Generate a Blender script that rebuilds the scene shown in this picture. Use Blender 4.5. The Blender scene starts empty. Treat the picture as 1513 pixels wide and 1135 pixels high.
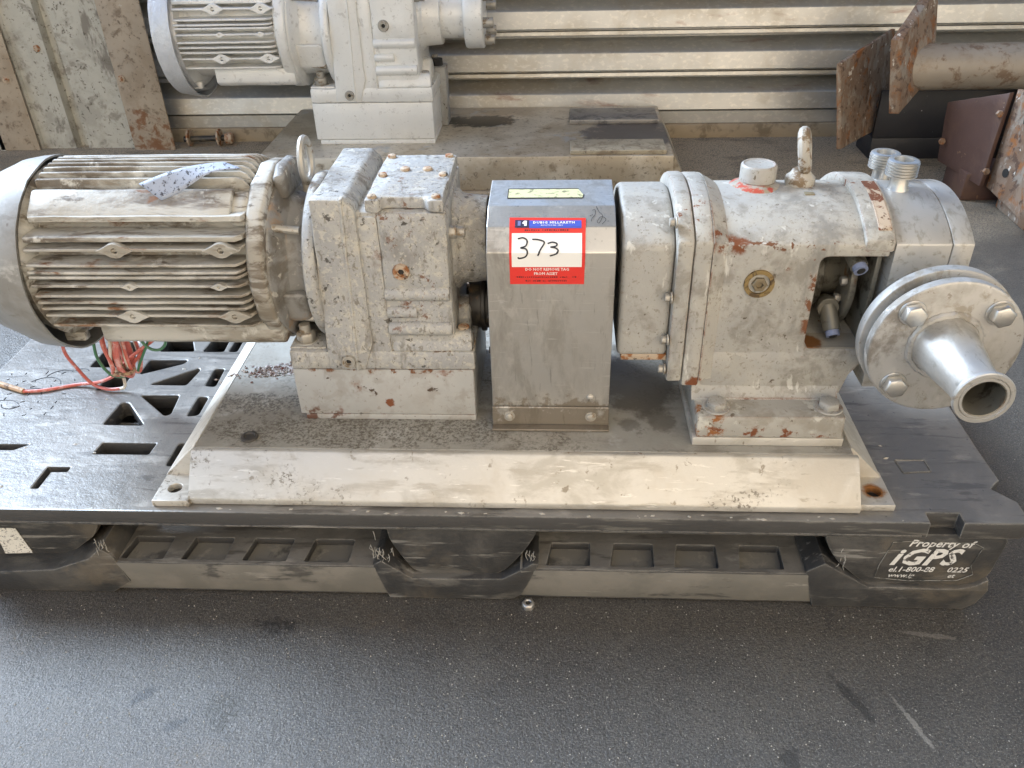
import bpy, bmesh, math, random
from mathutils import Vector, Matrix, noise as mnoise
random.seed(7)
S = bpy.context.scene
R = math.radians
PI = math.pi
# ---------------------------------------------------------------- camera
cd = bpy.data.cameras.new("camera")
cam = bpy.data.objects.new("camera", cd)
S.collection.objects.link(cam)
cd.sensor_width = 36.0
cd.lens = 1230 / 1513 * 36.0
cd.clip_start = 0.02
cd.clip_end = 200
_p, _y, _r = R(33.66), R(-3.6), R(1.61)
_f = Vector((math.sin(_y) * math.cos(_p), math.cos(_y) * math.cos(_p), -math.sin(_p)))
_rt = Vector((math.cos(_y), -math.sin(_y), 0))
_dn = _f.cross(_rt)
_rt2 = math.cos(_r) * _rt + math.sin(_r) * _dn
_dn2 = -math.sin(_r) * _rt + math.cos(_r) * _dn
cam.matrix_world = Matrix((( _rt2.x, -_dn2.x, -_f.x, 0.11407), (_rt2.y, -_dn2.y, -_f.y, -0.71889), (_rt2.z, -_dn2.z, -_f.z, 0.80743), (0, 0, 0, 1)))
S.camera = cam
# ---------------------------------------------------------------- world, sun, exposure
SUN_EL, SUN_AZ = R(37), R(-61)      # azimuth clockwise from +Y: behind the machine to its left
W = bpy.data.worlds.new("World")
S.world = W
W.use_nodes = True
nt = W.node_tree
sky = nt.nodes.new("ShaderNodeTexSky")
sky.sky_type = 'NISHITA'
sky.sun_disc = False
sky.sun_elevation = SUN_EL
sky.sun_rotation = SUN_AZ
sky.air_density = 1.0
sky.dust_density = 1.0
bg = nt.nodes["Background"]
bg.inputs["Strength"].default_value = 0.15
nt.links.new(sky.outputs[0], bg.inputs[0])
sd = bpy.data.lights.new("sun", 'SUN')
sd.energy = 4.2
sd.angle = R(24)
sd.color = (0.62, 0.785, 1.0)
sun = bpy.data.objects.new("sun", sd)
S.collection.objects.link(sun)
_d = Vector((math.sin(SUN_AZ) * math.cos(SUN_EL), math.cos(SUN_AZ) * math.cos(SUN_EL), math.sin(SUN_EL)))
sun.rotation_euler = _d.to_track_quat('Z', 'Y').to_euler()
sun.location = _d * 6
vs = S.view_settings
vs.view_transform = 'Standard'
vs.look = 'None'
vs.exposure = 1.15
vs.gamma = 1
vs.use_curve_mapping = False
S.cycles.max_bounces = 8
S.cycles.diffuse_bounces = 4
S.cycles.use_denoising = True

# ---------------------------------------------------------------- materials
class N:
    def __init__(s, name):
        s.m = bpy.data.materials.new(name)
        s.m.use_nodes = True
        s.t = s.m.node_tree
        s.b = s.t.nodes["Principled BSDF"]
        s.co = s.t.nodes.new("ShaderNodeTexCoord").outputs["Object"]
    def n(s, typ, **k):
        o = s.t.nodes.new(typ)
        for a, v in k.items():
            setattr(o, a, v)
        return o
    def l(s, a, b):
        s.t.links.new(a, b)
    def vec(s, scl=(1, 1, 1), loc=(0, 0, 0)):
        m = s.n("ShaderNodeMapping")
        m.inputs["Scale"].default_value = scl
        m.inputs["Location"].default_value = loc
        s.l(s.co, m.inputs[0])
        return m.outputs[0]
    def noise(s, scale, detail=5, rough=.6, st=(1, 1, 1), loc=(0, 0, 0), dist=0):
        x = s.n("ShaderNodeTexNoise")
        x.inputs["Scale"].default_value = scale
        x.inputs["Detail"].default_value = detail
        x.inputs["Roughness"].default_value = rough
        x.inputs["Distortion"].default_value = dist
        s.l(s.vec(st, loc), x.inputs["Vector"])
        return x.outputs[0]
    def rng(s, v, lo, hi, a=0, b=1):
        x = s.n("ShaderNodeMapRange")
        x.interpolation_type = 'SMOOTHSTEP' if a == 0 and b == 1 else 'LINEAR'
        for i, q in enumerate((lo, hi, a, b)):
            x.inputs[i + 1].default_value = q
        s.l(v, x.inputs[0])
        return x.outputs[0]
    def math(s, op, a, b=None):
        x = s.n("ShaderNodeMath", operation=op)
        for i, q in enumerate((a, b)):
            if q is None: continue
            if isinstance(q, (int, float)): x.inputs[i].default_value = q
            else: s.l(q, x.inputs[i])
        return x.outputs[0]
    def mix(s, f, a, b):
        x = s.n("ShaderNodeMix", data_type='RGBA')
        if isinstance(f, (int, float)): x.inputs[0].default_value = f
        else: s.l(f, x.inputs[0])
        for i, q in ((6, a), (7, b)):
            if isinstance(q, tuple): x.inputs[i].default_value = (*q, 1)
            else: s.l(q, x.inputs[i])
        return x.outputs[2]
    def mixf(s, f, a, b):
        x = s.n("ShaderNodeMix", data_type='FLOAT')
        s.l(f, x.inputs[0])
        for i, q in ((2, a), (3, b)):
            if isinstance(q, (int, float)): x.inputs[i].default_value = q
            else: s.l(q, x.inputs[i])
        return x.outputs[0]
    def edge(s, rad=.003, lo=.02, hi=.25):
        bv = s.n("ShaderNodeBevel", samples=4)
        bv.inputs[0].default_value = rad
        g = s.n("ShaderNodeNewGeometry")
        d = s.n("ShaderNodeVectorMath", operation='DOT_PRODUCT')
        s.l(bv.outputs[0], d.inputs[0])
        s.l(g.outputs["Normal"], d.inputs[1])
        return s.rng(s.math('SUBTRACT', 1.0, d.outputs["Value"]), lo, hi)
    def blob(s, c, rad, wob=.6, sc=40, sq=(1, 1, 1), turn=0.):
        m = s.n("ShaderNodeVectorMath", operation='SUBTRACT')
        s.l(s.co, m.inputs[0])
        m.inputs[1].default_value = c
        src = m.outputs[0]
        if turn:
            vr = s.n("ShaderNodeVectorRotate", rotation_type='Z_AXIS')
            vr.inputs['Angle'].default_value = turn
            s.l(src, vr.inputs['Vector'])
            src = vr.outputs[0]
        q = s.n("ShaderNodeVectorMath", operation='MULTIPLY')
        s.l(src, q.inputs[0])
        q.inputs[1].default_value = sq
        d = s.n("ShaderNodeVectorMath", operation='LENGTH')
        s.l(q.outputs[0], d.inputs[0])
        e = s.math('DIVIDE', d.outputs["Value"], rad)
        w = s.math('MULTIPLY', s.math('SUBTRACT', s.noise(sc, 6, .7), .5), wob * 3)
        return s.rng(s.math('ADD', e, w), 1.1, .7)

def mask(b, spec):
    k = spec[0]
    if k == 'n':        # noise: scale, lo, hi, stretch, offset
        _, sc, lo, hi, st, loc = (list(spec) + [(1, 1, 1), (0, 0, 0)])[:6] if len(spec) < 6 else spec[:6]
        return b.rng(b.noise(sc, 7, .65, st, loc, .3), lo, hi)
    if k == 'edge':     # worn edges broken up by noise: radius, scale, lo, hi
        _, rad, sc, lo, hi = spec
        return b.math('MULTIPLY', b.edge(rad), b.rng(b.noise(sc, 5, .7), lo, hi))
    if k == 'blob':
        return b.blob(*spec[1:])
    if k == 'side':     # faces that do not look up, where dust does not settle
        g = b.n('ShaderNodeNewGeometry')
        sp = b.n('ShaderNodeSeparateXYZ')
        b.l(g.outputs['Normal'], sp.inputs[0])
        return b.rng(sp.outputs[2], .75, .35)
    if k == 'x':        # product of two masks
        return b.math('MULTIPLY', mask(b, spec[1]), mask(b, spec[2]))

def mat(name, base, rough=.5, metal=0., layers=(), bump=(), spec=.5, var=.12, varsc=9):
    b = N(name)
    v = b.rng(b.noise(varsc, 4, .6), .25, .75, 1 - var, 1 + var)
    vm = b.n("ShaderNodeVectorMath", operation='SCALE')
    vm.inputs[0].default_value = base
    b.l(v, vm.inputs["Scale"])
    col, ro, me = vm.outputs[0], rough, metal
    for L in layers:
        f = mask(b, L['m'])
        if L.get('s', 1) != 1:
            f = b.math('MULTIPLY', f, L['s'])
        if 'c' in L: col = b.mix(f, col, L['c'])
        if 'r' in L: ro = b.mixf(f, ro, L['r'])
        if 'k' in L: me = b.mixf(f, me, L['k'])
    b.l(col, b.b.inputs["Base Color"])
    for i, q in (("Roughness", ro), ("Metallic", me)):
        if isinstance(q, (int, float)): b.b.inputs[i].default_value = q
        else: b.l(q, b.b.inputs[i])
    b.b.inputs["Specular IOR Level"].default_value = spec
    prev = None
    for sc, st, dist in bump:
        bp = b.n("ShaderNodeBump")
        bp.inputs["Strength"].default_value = 1
        bp.inputs["Distance"].default_value = dist
        b.l(b.noise(sc, 6, .65, st), bp.inputs["Height"])
        if prev: b.l(prev, bp.inputs["Normal"])
        prev = bp.outputs[0]
    if prev: b.l(prev, b.b.inputs["Normal"])
    return b.m

RUST, RUST2, GRIME, DUST, CREAM = (.17, .055, .02), (.26, .10, .03), (.045, .038, .030), (.30, .26, .20), (.50, .46, .38)
M = {}
M['gear'] = mat("flaking grey paint", (.33, .325, .315), .55, 0, [
    dict(m=('n', 26, .46, .66), c=(.40, .385, .35), r=.6), dict(m=('n', 16, .54, .68, (1, 1, .5), (9, 2, 5)), c=(.235, .225, .21), r=.5), dict(m=('n', 85, .56, .62), c=(.48, .45, .385), r=.7, s=.7), dict(m=('n', 210, .56, .63), c=(.50, .46, .39), s=.7), dict(m=('n', 34, .58, .68, (1, 1, .35), (5, 5, 5)), c=(.17, .155, .13), s=.75), dict(m=('n', 150, .57, .64, (1, 1, .6), (8, 8, 2)), c=(.17, .15, .12), s=.85), dict(m=('n', 320, .58, .64), c=(.20, .185, .16), s=.8),
    dict(m=('n', 26, .56, .66, (1, 1, .3)), c=(.15, .13, .105), s=.75), dict(m=('n', 80, .61, .66), c=GRIME, s=.9),
    dict(m=('x', ('n', 90, .56, .62, (1, 1, 1), (3, 1, 2)), ('n', 9, .55, .64)), c=(.16, .07, .035), r=.85, s=.9),
    dict(m=('edge', .004, 70, .36, .50), c=(.56, .52, .44), s=.9), dict(m=('edge', .004, 40, .53, .60), c=(.13, .075, .04))],
    [(60, (1, 1, 1), .0013), (220, (1, 1, 1), .0006)])
M['block'] = mat("grey painted steel block", (.37, .365, .35), .5, 0, [
    dict(m=('n', 30, .50, .64), c=(.30, .285, .26), s=.9), dict(m=('n', 140, .58, .66), c=(.27, .25, .22), s=.8), dict(m=('n', 14, .58, .68, (1, 1, .4), (3, 1, 1)), c=(.23, .215, .19), s=.8),
    dict(m=('n', 9, .5, .7), c=(.34, .325, .30)), dict(m=('n', 60, .63, .67), c=(.07, .045, .03)),
    dict(m=('x', ('n', 40, .56, .62, (1, 1, 1), (5, 2, 1)), ('n', 8, .54, .62)), c=RUST, r=.85),
    dict(m=('edge', .003, 50, .52, .62), c=RUST), dict(m=('x', ('blob', (-.09, .115, .2700), .006, .5, 90, (.06, 1, 1)), ('n', 60, .53, .59)), c=(.15, .065, .03), r=.85), dict(m=('blob', (-.09, .115, .222), .006, .8, 130), c=RUST, r=.85), dict(m=('x', ('blob', (-.19, .1155, .203), .02, .5, 60, (.5, 1, 1.6)), ('n', 70, .46, .54)), c=(.12, .06, .04))], [(90, (1, 1, 1), .0004)])
M['gear2'] = mat("fresh silver paint", (.77, .76, .73), .34, .1, [
    dict(m=('n', 10, .5, .75), c=(.68, .665, .63)), dict(m=('n', 45, .58, .66), c=(.56, .54, .51), s=.8), dict(m=('n', 120, .62, .68), c=(.45, .43, .40), s=.8), dict(m=('edge', .003, 60, .5, .6), c=(.5, .47, .42), s=.7)],
    [(70, (1, 1, 1), .0010), (240, (1, 1, 1), .0003)], var=.06)
M['motor'] = mat("dirty cream grey cast motor", (.44, .425, .385), .6, 0, [
    dict(m=('n', 20, .46, .62, (.3, 1, 1)), c=(.29, .265, .22)), dict(m=('n', 38, .50, .62, (.22, 1, 1), (2, 0, 0)), c=(.10, .072, .046), s=.85), dict(m=('n', 16, .54, .62, (.4, 1, 1), (6, 6, 0)), c=(.16, .125, .085), s=.7),
    dict(m=('n', 70, .57, .66, (.4, 1, 1), (4, 1, 0)), c=(.10, .075, .05), s=.85), dict(m=('n', 30, .58, .68, (1, 1, 1), (7, 3, 1)), c=(.54, .52, .47)),
    dict(m=('x', ('n', 40, .55, .63, (.4, 1, 1), (9, 0, 4)), ('n', 8, .48, .58)), c=(.17, .075, .03), r=.85),
    dict(m=('edge', .002, 60, .36, .50), c=(.60, .55, .47), s=.85)],
    [(80, (1, 1, 1), .0010)])
M['bell'] = mat("dark greasy grey casting", (.23, .225, .215), .5, 0, [
    dict(m=('n', 20, .46, .60), c=(.14, .125, .105)), dict(m=('n', 24, .54, .64, (1, 1, 1), (3, 2, 2)), c=(.29, .20, .13), s=.85), dict(m=('n', 70, .58, .64), c=(.38, .36, .32)), dict(m=('n', 50, .62, .68, (1, 1, 1), (5, 5, 1)), c=GRIME)], [(60, (1, 1, 1), .0014)])
M['fan'] = mat("pale grey fan cover paint", (.25, .245, .232), .55, 0, [
    dict(m=('n', 9, .46, .58), c=(.20, .19, .17)), dict(m=('n', 15, .54, .62, (1, 1, 1), (3, 3, 3)), c=(.36, .35, .325)), dict(m=('n', 40, .58, .66, (.4, 1, 1)), c=(.15, .135, .11), s=.7), dict(m=('n', 60, .64, .70), c=(.14, .12, .10)),
    dict(m=('blob', (-.600, .275, .411), .016, .5, 90), c=RUST2, r=.85)], [(40, (1, 1, 1), .0006)])
M['pump'] = mat("worn grey beige pump paint", (.355, .34, .31), .5, 0, [
    dict(m=('n', 8, .44, .62), c=(.41, .385, .335)), dict(m=('n', 30, .50, .66), c=(.25, .23, .195), s=.85), dict(m=('n', 12, .54, .66, (1, 1, .4), (7, 1, 3)), c=(.21, .20, .18), s=.8), dict(m=('n', 120, .58, .66), c=(.25, .225, .185), s=.9), dict(m=('n', 110, .64, .69, (1, 1, 1), (2, 9, 4)), c=(.10, .075, .05)), dict(m=('n', 260, .58, .66, (1, 1, .7)), c=(.22, .20, .165), s=.8),
    dict(m=('n', 50, .61, .67, (1, 1, .3), (4, 4, 4)), c=(.52, .50, .45)),
    dict(m=('x', ('n', 95, .57, .62, (1, 1, 1), (1, 8, 2)), ('n', 12, .57, .64, (1, 1, 1), (6, 6, 6))), c=RUST, r=.85),
    dict(m=('edge', .005, 34, .46, .54), c=RUST, r=.8), dict(m=('x', ('blob', (.355, .1155, .4305), .0065, .5, 60, (.08, 1, 1)), ('n', 70, .545, .59)), c=(.15, .065, .03), r=.85), dict(m=('x', ('blob', (.3985, .115, .355), .010, .5, 60, (1, 1, .16)), ('n', 60, .52, .58)), c=(.18, .075, .035), r=.85), dict(m=('blob', (.276, .107, .260), .010, .6, 80), c=RUST, r=.85), dict(m=('x', ('blob', (.30, .1155, .438), .012, .5, 60, (.5, 1, .6)), ('n', 70, .46, .54)), c=RUST, r=.85), dict(m=('edge', .003, 70, .44, .54), c=(.56, .54, .49), s=.8)],
    [(70, (1, 1, 1), .0009), (250, (1, 1, 1), .0004)])
M['rustpad'] = mat("rusty pad with paint remains", (.45, .36, .27), .7, 0, [
    dict(m=('n', 38, .50, .56), c=(.16, .06, .03), r=.9), dict(m=('n', 120, .6, .66), c=(.09, .04, .02)), dict(m=('edge', .004, 40, .35, .5), c=(.13, .05, .03))], [(120, (1, 1, 1), .0008)])
M['head'] = mat("machined stainless pump head", (.48, .465, .44), .48, .6, [
    dict(m=('n', 6, .45, .7), r=.52, c=(.48, .46, .42)), dict(m=('n', 120, .52, .66, (1, .3, 1)), c=(.36, .34, .30), r=.5), dict(m=('n', 24, .54, .66), c=(.33, .305, .26), s=.85), dict(m=('n', 30, .66, .72), c=(.30, .24, .18))],
    [(300, (.3, 1, 1), .00012)], var=.06)
M['steel'] = mat("bright stainless steel", (.55, .535, .505), .36, .9, [
    dict(m=('n', 16, .5, .7), r=.45, c=(.52, .49, .45)), dict(m=('n', 90, .62, .72), r=.55, c=(.40, .37, .33))], [(200, (1, 1, 1), .00015)], var=.05)
M['pipesteel'] = mat("satin stainless tube", (.56, .545, .515), .46, .85, [dict(m=('n', 20, .48, .66), c=(.47, .45, .41), r=.55), dict(m=('n', 120, .56, .66, (1, .4, 1)), c=(.40, .38, .34), s=.7), dict(m=('n', 40, .62, .70), c=(.34, .27, .20), s=.8)], [(200, (1, .5, 1), .0003)])
M['flange'] = mat("dull stained stainless flange", (.47, .455, .43), .5, .6, [
    dict(m=('n', 12, .46, .62), r=.58, c=(.37, .35, .315)), dict(m=('n', 18, .52, .64, (1, 1, .6), (3, 3, 3)), r=.6, c=(.22, .195, .165), s=.85), dict(m=('n', 26, .56, .66, (1, 1, 1), (1, 9, 3)), r=.6, c=(.30, .265, .21), s=.8),
    dict(m=('n', 30, .60, .68, (1, 1, 1), (8, 3, 8)), c=(.55, .53, .50)), dict(m=('n', 110, .60, .67), c=(.25, .22, .18), s=.8)], [(240, (1, 1, 1), .0003)], var=.1)
M['guard'] = mat("brushed sheet stainless", (.58, .56, .525), .38, .9, [
    dict(m=('n', 9, .42, .64, (1.6, 1, .5)), r=.52, c=(.42, .40, .37)), dict(m=('n', 22, .52, .66, (1.2, 1, .4)), r=.55, c=(.33, .31, .28), s=.8), dict(m=('n', 60, .56, .66, (1, 1, .5), (4, 4, 4)), c=(.60, .58, .54), s=.6), dict(m=('n', 300, .60, .65, (.06, 1, 1), (3, 3, 1)), c=(.68, .66, .62), r=.3, s=.7), dict(m=('n', 260, .62, .66, (1, 1, .08), (6, 3, 1)), c=(.30, .285, .26), s=.7),
    dict(m=('n', 200, .62, .70, (.15, 1, 1)), c=(.62, .6, .57), s=.5), dict(m=('n', 70, .70, .74), c=(.12, .10, .08)),
    dict(m=('blob', (.11, .10, .20), .045, .9, 70, (.35, 1, 1.3)), c=(.20, .16, .11), r=.7, s=.75)],
    [(160, (1, 1, .1), .00012)], var=.06)
M['plate'] = mat("weathered stainless base plate", (.58, .55, .495), .50, .45, [
    dict(m=('n', 16, .48, .62, (.7, 1, 1), (1, 2, 7)), c=(.44, .41, .355), s=.9), dict(m=('n', 45, .52, .64, (.25, 1, 1), (1, 6, 2)), c=(.40, .365, .31), s=.8), dict(m=('n', 220, .60, .66, (.15, 1, 1), (1, 1, 1)), c=(.70, .67, .61), s=.8), dict(m=('n', 60, .62, .68, (1, 1, .5), (8, 1, 8)), c=(.22, .18, .13), s=.8),
    dict(m=('n', 8, .46, .66), c=(.52, .475, .405), r=.55), dict(m=('n', 30, .60, .74), c=(.36, .315, .25), s=.7),
    dict(m=('x', ('n', 200, .52, .62), ('n', 10, .54, .66, (1, 1, 1), (2, 5, 3))), c=(.14, .115, .085), r=.7, s=.8),
    dict(m=('n', 24, .68, .71, (1, 1, 1), (5, 5, 5)), c=(.24, .15, .10), s=.8), dict(m=('n', 90, .64, .70, (.3, 1, 1), (5, 1, 5)), c=(.34, .30, .24), s=.7),
    dict(m=('blob', (.487, .043, .15), .014, .35, 60), c=(.30, .13, .04), r=.8)],
    [(180, (1, 1, 1), .0003)], var=.07)
M['platetop'] = mat("grimy top of base plate", (.36, .34, .295), .55, .25, [
    dict(m=('n', 7, .44, .62), c=(.28, .255, .215), r=.6), dict(m=('n', 16, .52, .66, (.6, 1, 1), (3, 3, 1)), c=(.22, .20, .165), s=.8), dict(m=('n', 12, .58, .68, (1, 1, 1), (5, 1, 1)), c=(.46, .44, .40), s=.8),
    dict(m=('x', ('n', 210, .49, .57), ('n', 13, .50, .66, (1, 1, 1), (2, 5, 3))), c=(.13, .11, .08), r=.7, s=.75),
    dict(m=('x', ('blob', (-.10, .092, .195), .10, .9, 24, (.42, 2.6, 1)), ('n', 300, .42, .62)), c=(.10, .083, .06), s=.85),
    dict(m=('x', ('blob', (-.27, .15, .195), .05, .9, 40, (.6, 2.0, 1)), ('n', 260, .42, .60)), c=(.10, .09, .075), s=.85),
    dict(m=('blob', (.225, .22, .195), .060, .5, 25, (1, .6, 1)), c=(.09, .075, .055), s=.85),  # dark patch painted where the guard's shadow falls on the plate
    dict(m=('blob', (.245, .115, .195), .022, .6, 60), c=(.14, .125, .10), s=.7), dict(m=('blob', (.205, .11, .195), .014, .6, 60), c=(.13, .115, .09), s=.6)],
    [(180, (1, 1, 1), .0003), (50, (1, 1, 1), .0004)], var=.1)
M['plate2'] = mat("stained grey plate", (.62, .56, .46), .42, .3, [
    dict(m=('n', 4, .42, .62), c=(.44, .365, .265)), dict(m=('n', 22, .55, .70), c=(.26, .205, .14), s=.85), dict(m=('n', 90, .56, .66), c=(.20, .165, .12), s=.8), dict(m=('n', 9, .58, .68, (1, 1, 1), (8, 1, 1)), c=(.42, .42, .42), r=.35),
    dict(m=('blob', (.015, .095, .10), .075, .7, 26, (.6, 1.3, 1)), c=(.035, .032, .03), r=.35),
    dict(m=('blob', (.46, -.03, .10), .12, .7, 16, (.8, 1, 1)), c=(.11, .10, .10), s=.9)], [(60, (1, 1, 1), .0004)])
M['padback'] = mat('dark stained pad face', (.30, .275, .245), .4, .3, [dict(m=('n', 30, .48, .62), c=(.15, .14, .13)), dict(m=('edge', .003, 40, .3, .45), c=(.62, .56, .46))], [(60, (1, 1, 1), .0005)])
M['padfront'] = mat('tan stained pad face', (.46, .39, .28), .5, .2, [dict(m=('n', 30, .48, .62), c=(.30, .24, .165)), dict(m=('n', 80, .58, .66), c=(.14, .11, .075)), dict(m=('edge', .003, 40, .3, .45), c=(.66, .58, .45))], [(60, (1, 1, 1), .0005)])
M['bolt'] = mat("weathered bolt", (.40, .375, .33), .5, .5, [
    dict(m=('n', 60, .52, .64), c=(.22, .16, .10), r=.7), dict(m=('edge', .002, 90, .4, .55), c=(.55, .52, .46))], [(200, (1, 1, 1), .0003)])
M['rustbolt'] = mat("rusty bolt", (.42, .33, .24), .7, .1, [dict(m=('n', 70, .48, .58), c=RUST2), dict(m=('n', 120, .58, .66), c=GRIME)], [(140, (1, 1, 1), .0006)])
M['brass'] = mat("tarnished brass plug", (.30, .21, .09), .45, .6, [dict(m=('n', 90, .5, .62), c=(.12, .08, .045), r=.7)], [(200, (1, 1, 1), .0003)])
M['redpaint'] = mat("red sealant paint", (.42, .075, .045), .5, 0, [dict(m=('n', 60, .46, .54), c=(.34, .31, .26)), dict(m=('n', 110, .56, .62), c=(.30, .24, .16))], [(120, (1, 1, 1), .0004)])
M['dark'] = mat("black oily recess", (.018, .016, .014), .45, 0, [dict(m=('n', 30, .52, .64), c=(.07, .055, .035), r=.6), dict(m=('n', 16, .6, .68), c=(.16, .07, .02))])
M['innards'] = mat("greasy seal housing steel", (.20, .185, .15), .4, .4, [dict(m=('n', 40, .5, .64), c=(.06, .05, .035), r=.5), dict(m=('n', 20, .6, .68, (1, 1, 1), (3, 3, 3)), c=(.17, .08, .025))], [(90, (1, 1, 1), .0005)])
M['bluetube'] = mat("blue grey plastic tube", (.22, .25, .36), .35)
M['hole'] = mat("dark hole", (.02, .018, .016), .7)
M['red'] = mat("sticker red", (.66, .035, .025), .38, 0, var=.03)
M['white'] = mat("sticker white", (.78, .76, .72), .40, 0, var=.02)
M['blue'] = mat("sticker blue", (.055, .09, .42), .4, var=.03)
M['navy'] = mat("sticker navy", (.03, .03, .07), .4)
M['logoblue'] = mat("sticker pale blue", (.16, .17, .34), .4)
M['ink'] = mat("black ink", (.015, .015, .018), .5)
M['marker'] = mat("faded marker ink", (.09, .085, .08), .5)
M['yellow'] = mat("faded yellow label", (.55, .53, .30), .5, 0, [dict(m=('n', 160, .54, .60, (.7, 1, 1)), c=(.20, .19, .10))])
M['tag'] = mat("blue grey paper tag with ink specks", (.33, .37, .46), .6, 0, [dict(m=('n', 240, .56, .60), c=(.04, .04, .05)), dict(m=('n', 30, .64, .72), c=(.34, .33, .32))], [(60, (1, 1, 1), .0006)])
M['wirered'] = mat("faded red wire", (.52, .13, .10), .4, 0, [dict(m=('n', 60, .5, .66), c=(.62, .36, .32))])
M['wirewhite'] = mat("white wire", (.62, .58, .52), .45, 0, [dict(m=('n', 60, .52, .66), c=(.40, .30, .20))])
M['wiregreen'] = mat("green wire", (.05, .16, .08), .4, 0, [dict(m=('n', 50, .55, .66), c=(.16, .20, .12))])
M['wirejoint'] = mat("frayed brown wire joint", (.42, .27, .16), .7, 0, [dict(m=('n', 120, .5, .6), c=(.12, .07, .04))])
M['plastic'] = mat("scuffed black pallet plastic", (.040, .039, .038), .40, 0, [
    dict(m=('n', 9, .45, .62), c=(.078, .073, .066), r=.5), dict(m=('n', 34, .55, .66, (.3, 1, 1)), c=(.14, .13, .115), s=.7),
    dict(m=('n', 80, .60, .67, (.10, 1, 1), (4, 0, 0)), c=(.26, .245, .22), r=.6, s=.75),
    dict(m=('n', 7, .54, .66, (1, 1, 1), (3, 8, 1)), c=(.12, .10, .075), r=.6, s=.7),
    dict(m=('edge', .003, 80, .38, .50), c=(.34, .32, .28), s=.85)], [(45, (1, 1, 1), .0012), (160, (.3, 1, 1), .0007)])
M['deckskin'] = mat("dusty grey black pallet deck", (.195, .182, .162), .35, 0, [
    dict(m=('n', 6, .44, .62), c=(.135, .126, .112), r=.33), dict(m=('n', 28, .54, .70, (.4, 1, 1)), c=(.32, .30, .265), r=.45, s=.8),
    dict(m=('n', 70, .54, .64, (.16, 1, 1), (4, 0, 0)), c=(.085, .078, .068), s=.85), dict(m=('n', 60, .63, .68, (.2, 1, 1), (4, 9, 0)), c=(.24, .225, .195), s=.8),
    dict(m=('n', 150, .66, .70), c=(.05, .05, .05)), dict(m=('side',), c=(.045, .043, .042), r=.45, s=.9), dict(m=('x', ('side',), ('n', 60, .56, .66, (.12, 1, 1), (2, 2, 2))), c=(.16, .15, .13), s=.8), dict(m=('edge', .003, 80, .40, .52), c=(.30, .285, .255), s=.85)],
    [(22, (1, 1, 1), .0012), (90, (.7, 1, 1), .0006), (260, (1, 1, 1), .0003)])
M['groove'] = mat('dark groove', (.03, .03, .03), .7)
M['sqpanel'] = mat("dusty pallet pocket", (.19, .178, .155), .6, 0, [dict(m=('n', 40, .52, .62), c=(.26, .24, .20)), dict(m=('n', 20, .55, .66), c=(.10, .095, .085))], [(80, (1, 1, 1), .0006)])
M['print'] = mat("worn white print", (.66, .64, .60), .5, 0, [dict(m=('n', 110, .57, .63), c=(.09, .085, .08))])
M['wall'] = mat("galvanised cladding", (.55, .54, .51), .40, .7, [
    dict(m=('n', 5, .45, .65, (1, 1, 1)), c=(.52, .48, .41), r=.5), dict(m=('n', 90, .50, .66, (.6, 1, 1)), c=(.70, .67, .61), s=.7), dict(m=('n', 8, .60, .72, (.5, 1, 2)), c=(.30, .19, .15), s=.7)],
    [(60, (1, 1, 1), .0003)], var=.1)
M['sill'] = mat("dusty tan sill", (.34, .27, .18), .8, 0, [dict(m=('n', 20, .5, .66), c=(.20, .155, .10))], [(60, (1, 1, 1), .001)])
M['clad'] = mat("dirty pale cladding panel", (.44, .425, .37), .6, .1, [
    dict(m=('n', 9, .46, .62), c=(.34, .325, .28)), dict(m=('n', 24, .52, .66), c=(.21, .19, .155), s=.85), dict(m=('n', 18, .56, .64, (1, 1, .35), (6, 1, 2)), c=(.15, .13, .105), s=.8), dict(m=('n', 80, .58, .66), c=(.09, .075, .055), s=.9),
    dict(m=('n', 7, .60, .70, (1, 1, .4), (2, 2, 2)), c=(.27, .20, .13), s=.8)], [(50, (1, 1, 1), .0008)])
M['flash'] = mat("rust stained tan flashing", (.37, .31, .24), .6, .1, [
    dict(m=('n', 10, .48, .64), c=(.31, .25, .185)), dict(m=('n', 30, .52, .66), c=(.16, .115, .075), s=.85), dict(m=('n', 70, .58, .66), c=(.12, .085, .055), s=.8),
    dict(m=('x', ('blob', (-1.15, 1.80, .03), .10, 1.0, 16, (.8, 1, 1.2)), ('n', 30, .44, .58)), c=(.20, .095, .045), r=.85, s=.9), dict(m=('n', 25, .66, .72), c=(.46, .42, .36))], [(50, (1, 1, 1), .001)])
M['rustplate'] = mat("rusty steel plate", (.25, .18, .13), .62, .25, [
    dict(m=('n', 12, .46, .60), c=(.20, .125, .08)), dict(m=('n', 18, .53, .64, (1, 1, 1), (4, 2, 7)), c=(.30, .125, .045), r=.85), dict(m=('n', 50, .54, .62), c=(.10, .06, .042), s=.9), dict(m=('n', 34, .50, .62, (1, 1, .5)), c=(.32, .285, .24), r=.5, s=.8),
    dict(m=('n', 55, .63, .66, (1, 1, .6), (9, 9, 9)), c=(.66, .62, .55)), dict(m=('edge', .006, 40, .42, .55), c=(.24, .12, .06))], [(60, (1, 1, 1), .0012)])
M['maroon'] = mat("dark primer steel plate", (.085, .045, .035), .5, .1, [dict(m=('n', 10, .5, .66), c=(.11, .06, .042)), dict(m=('n', 50, .64, .70), c=(.20, .12, .07)), dict(m=('n', 45, .70, .73), c=(.5, .47, .42))], [(60, (1, 1, 1), .0008)])
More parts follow.
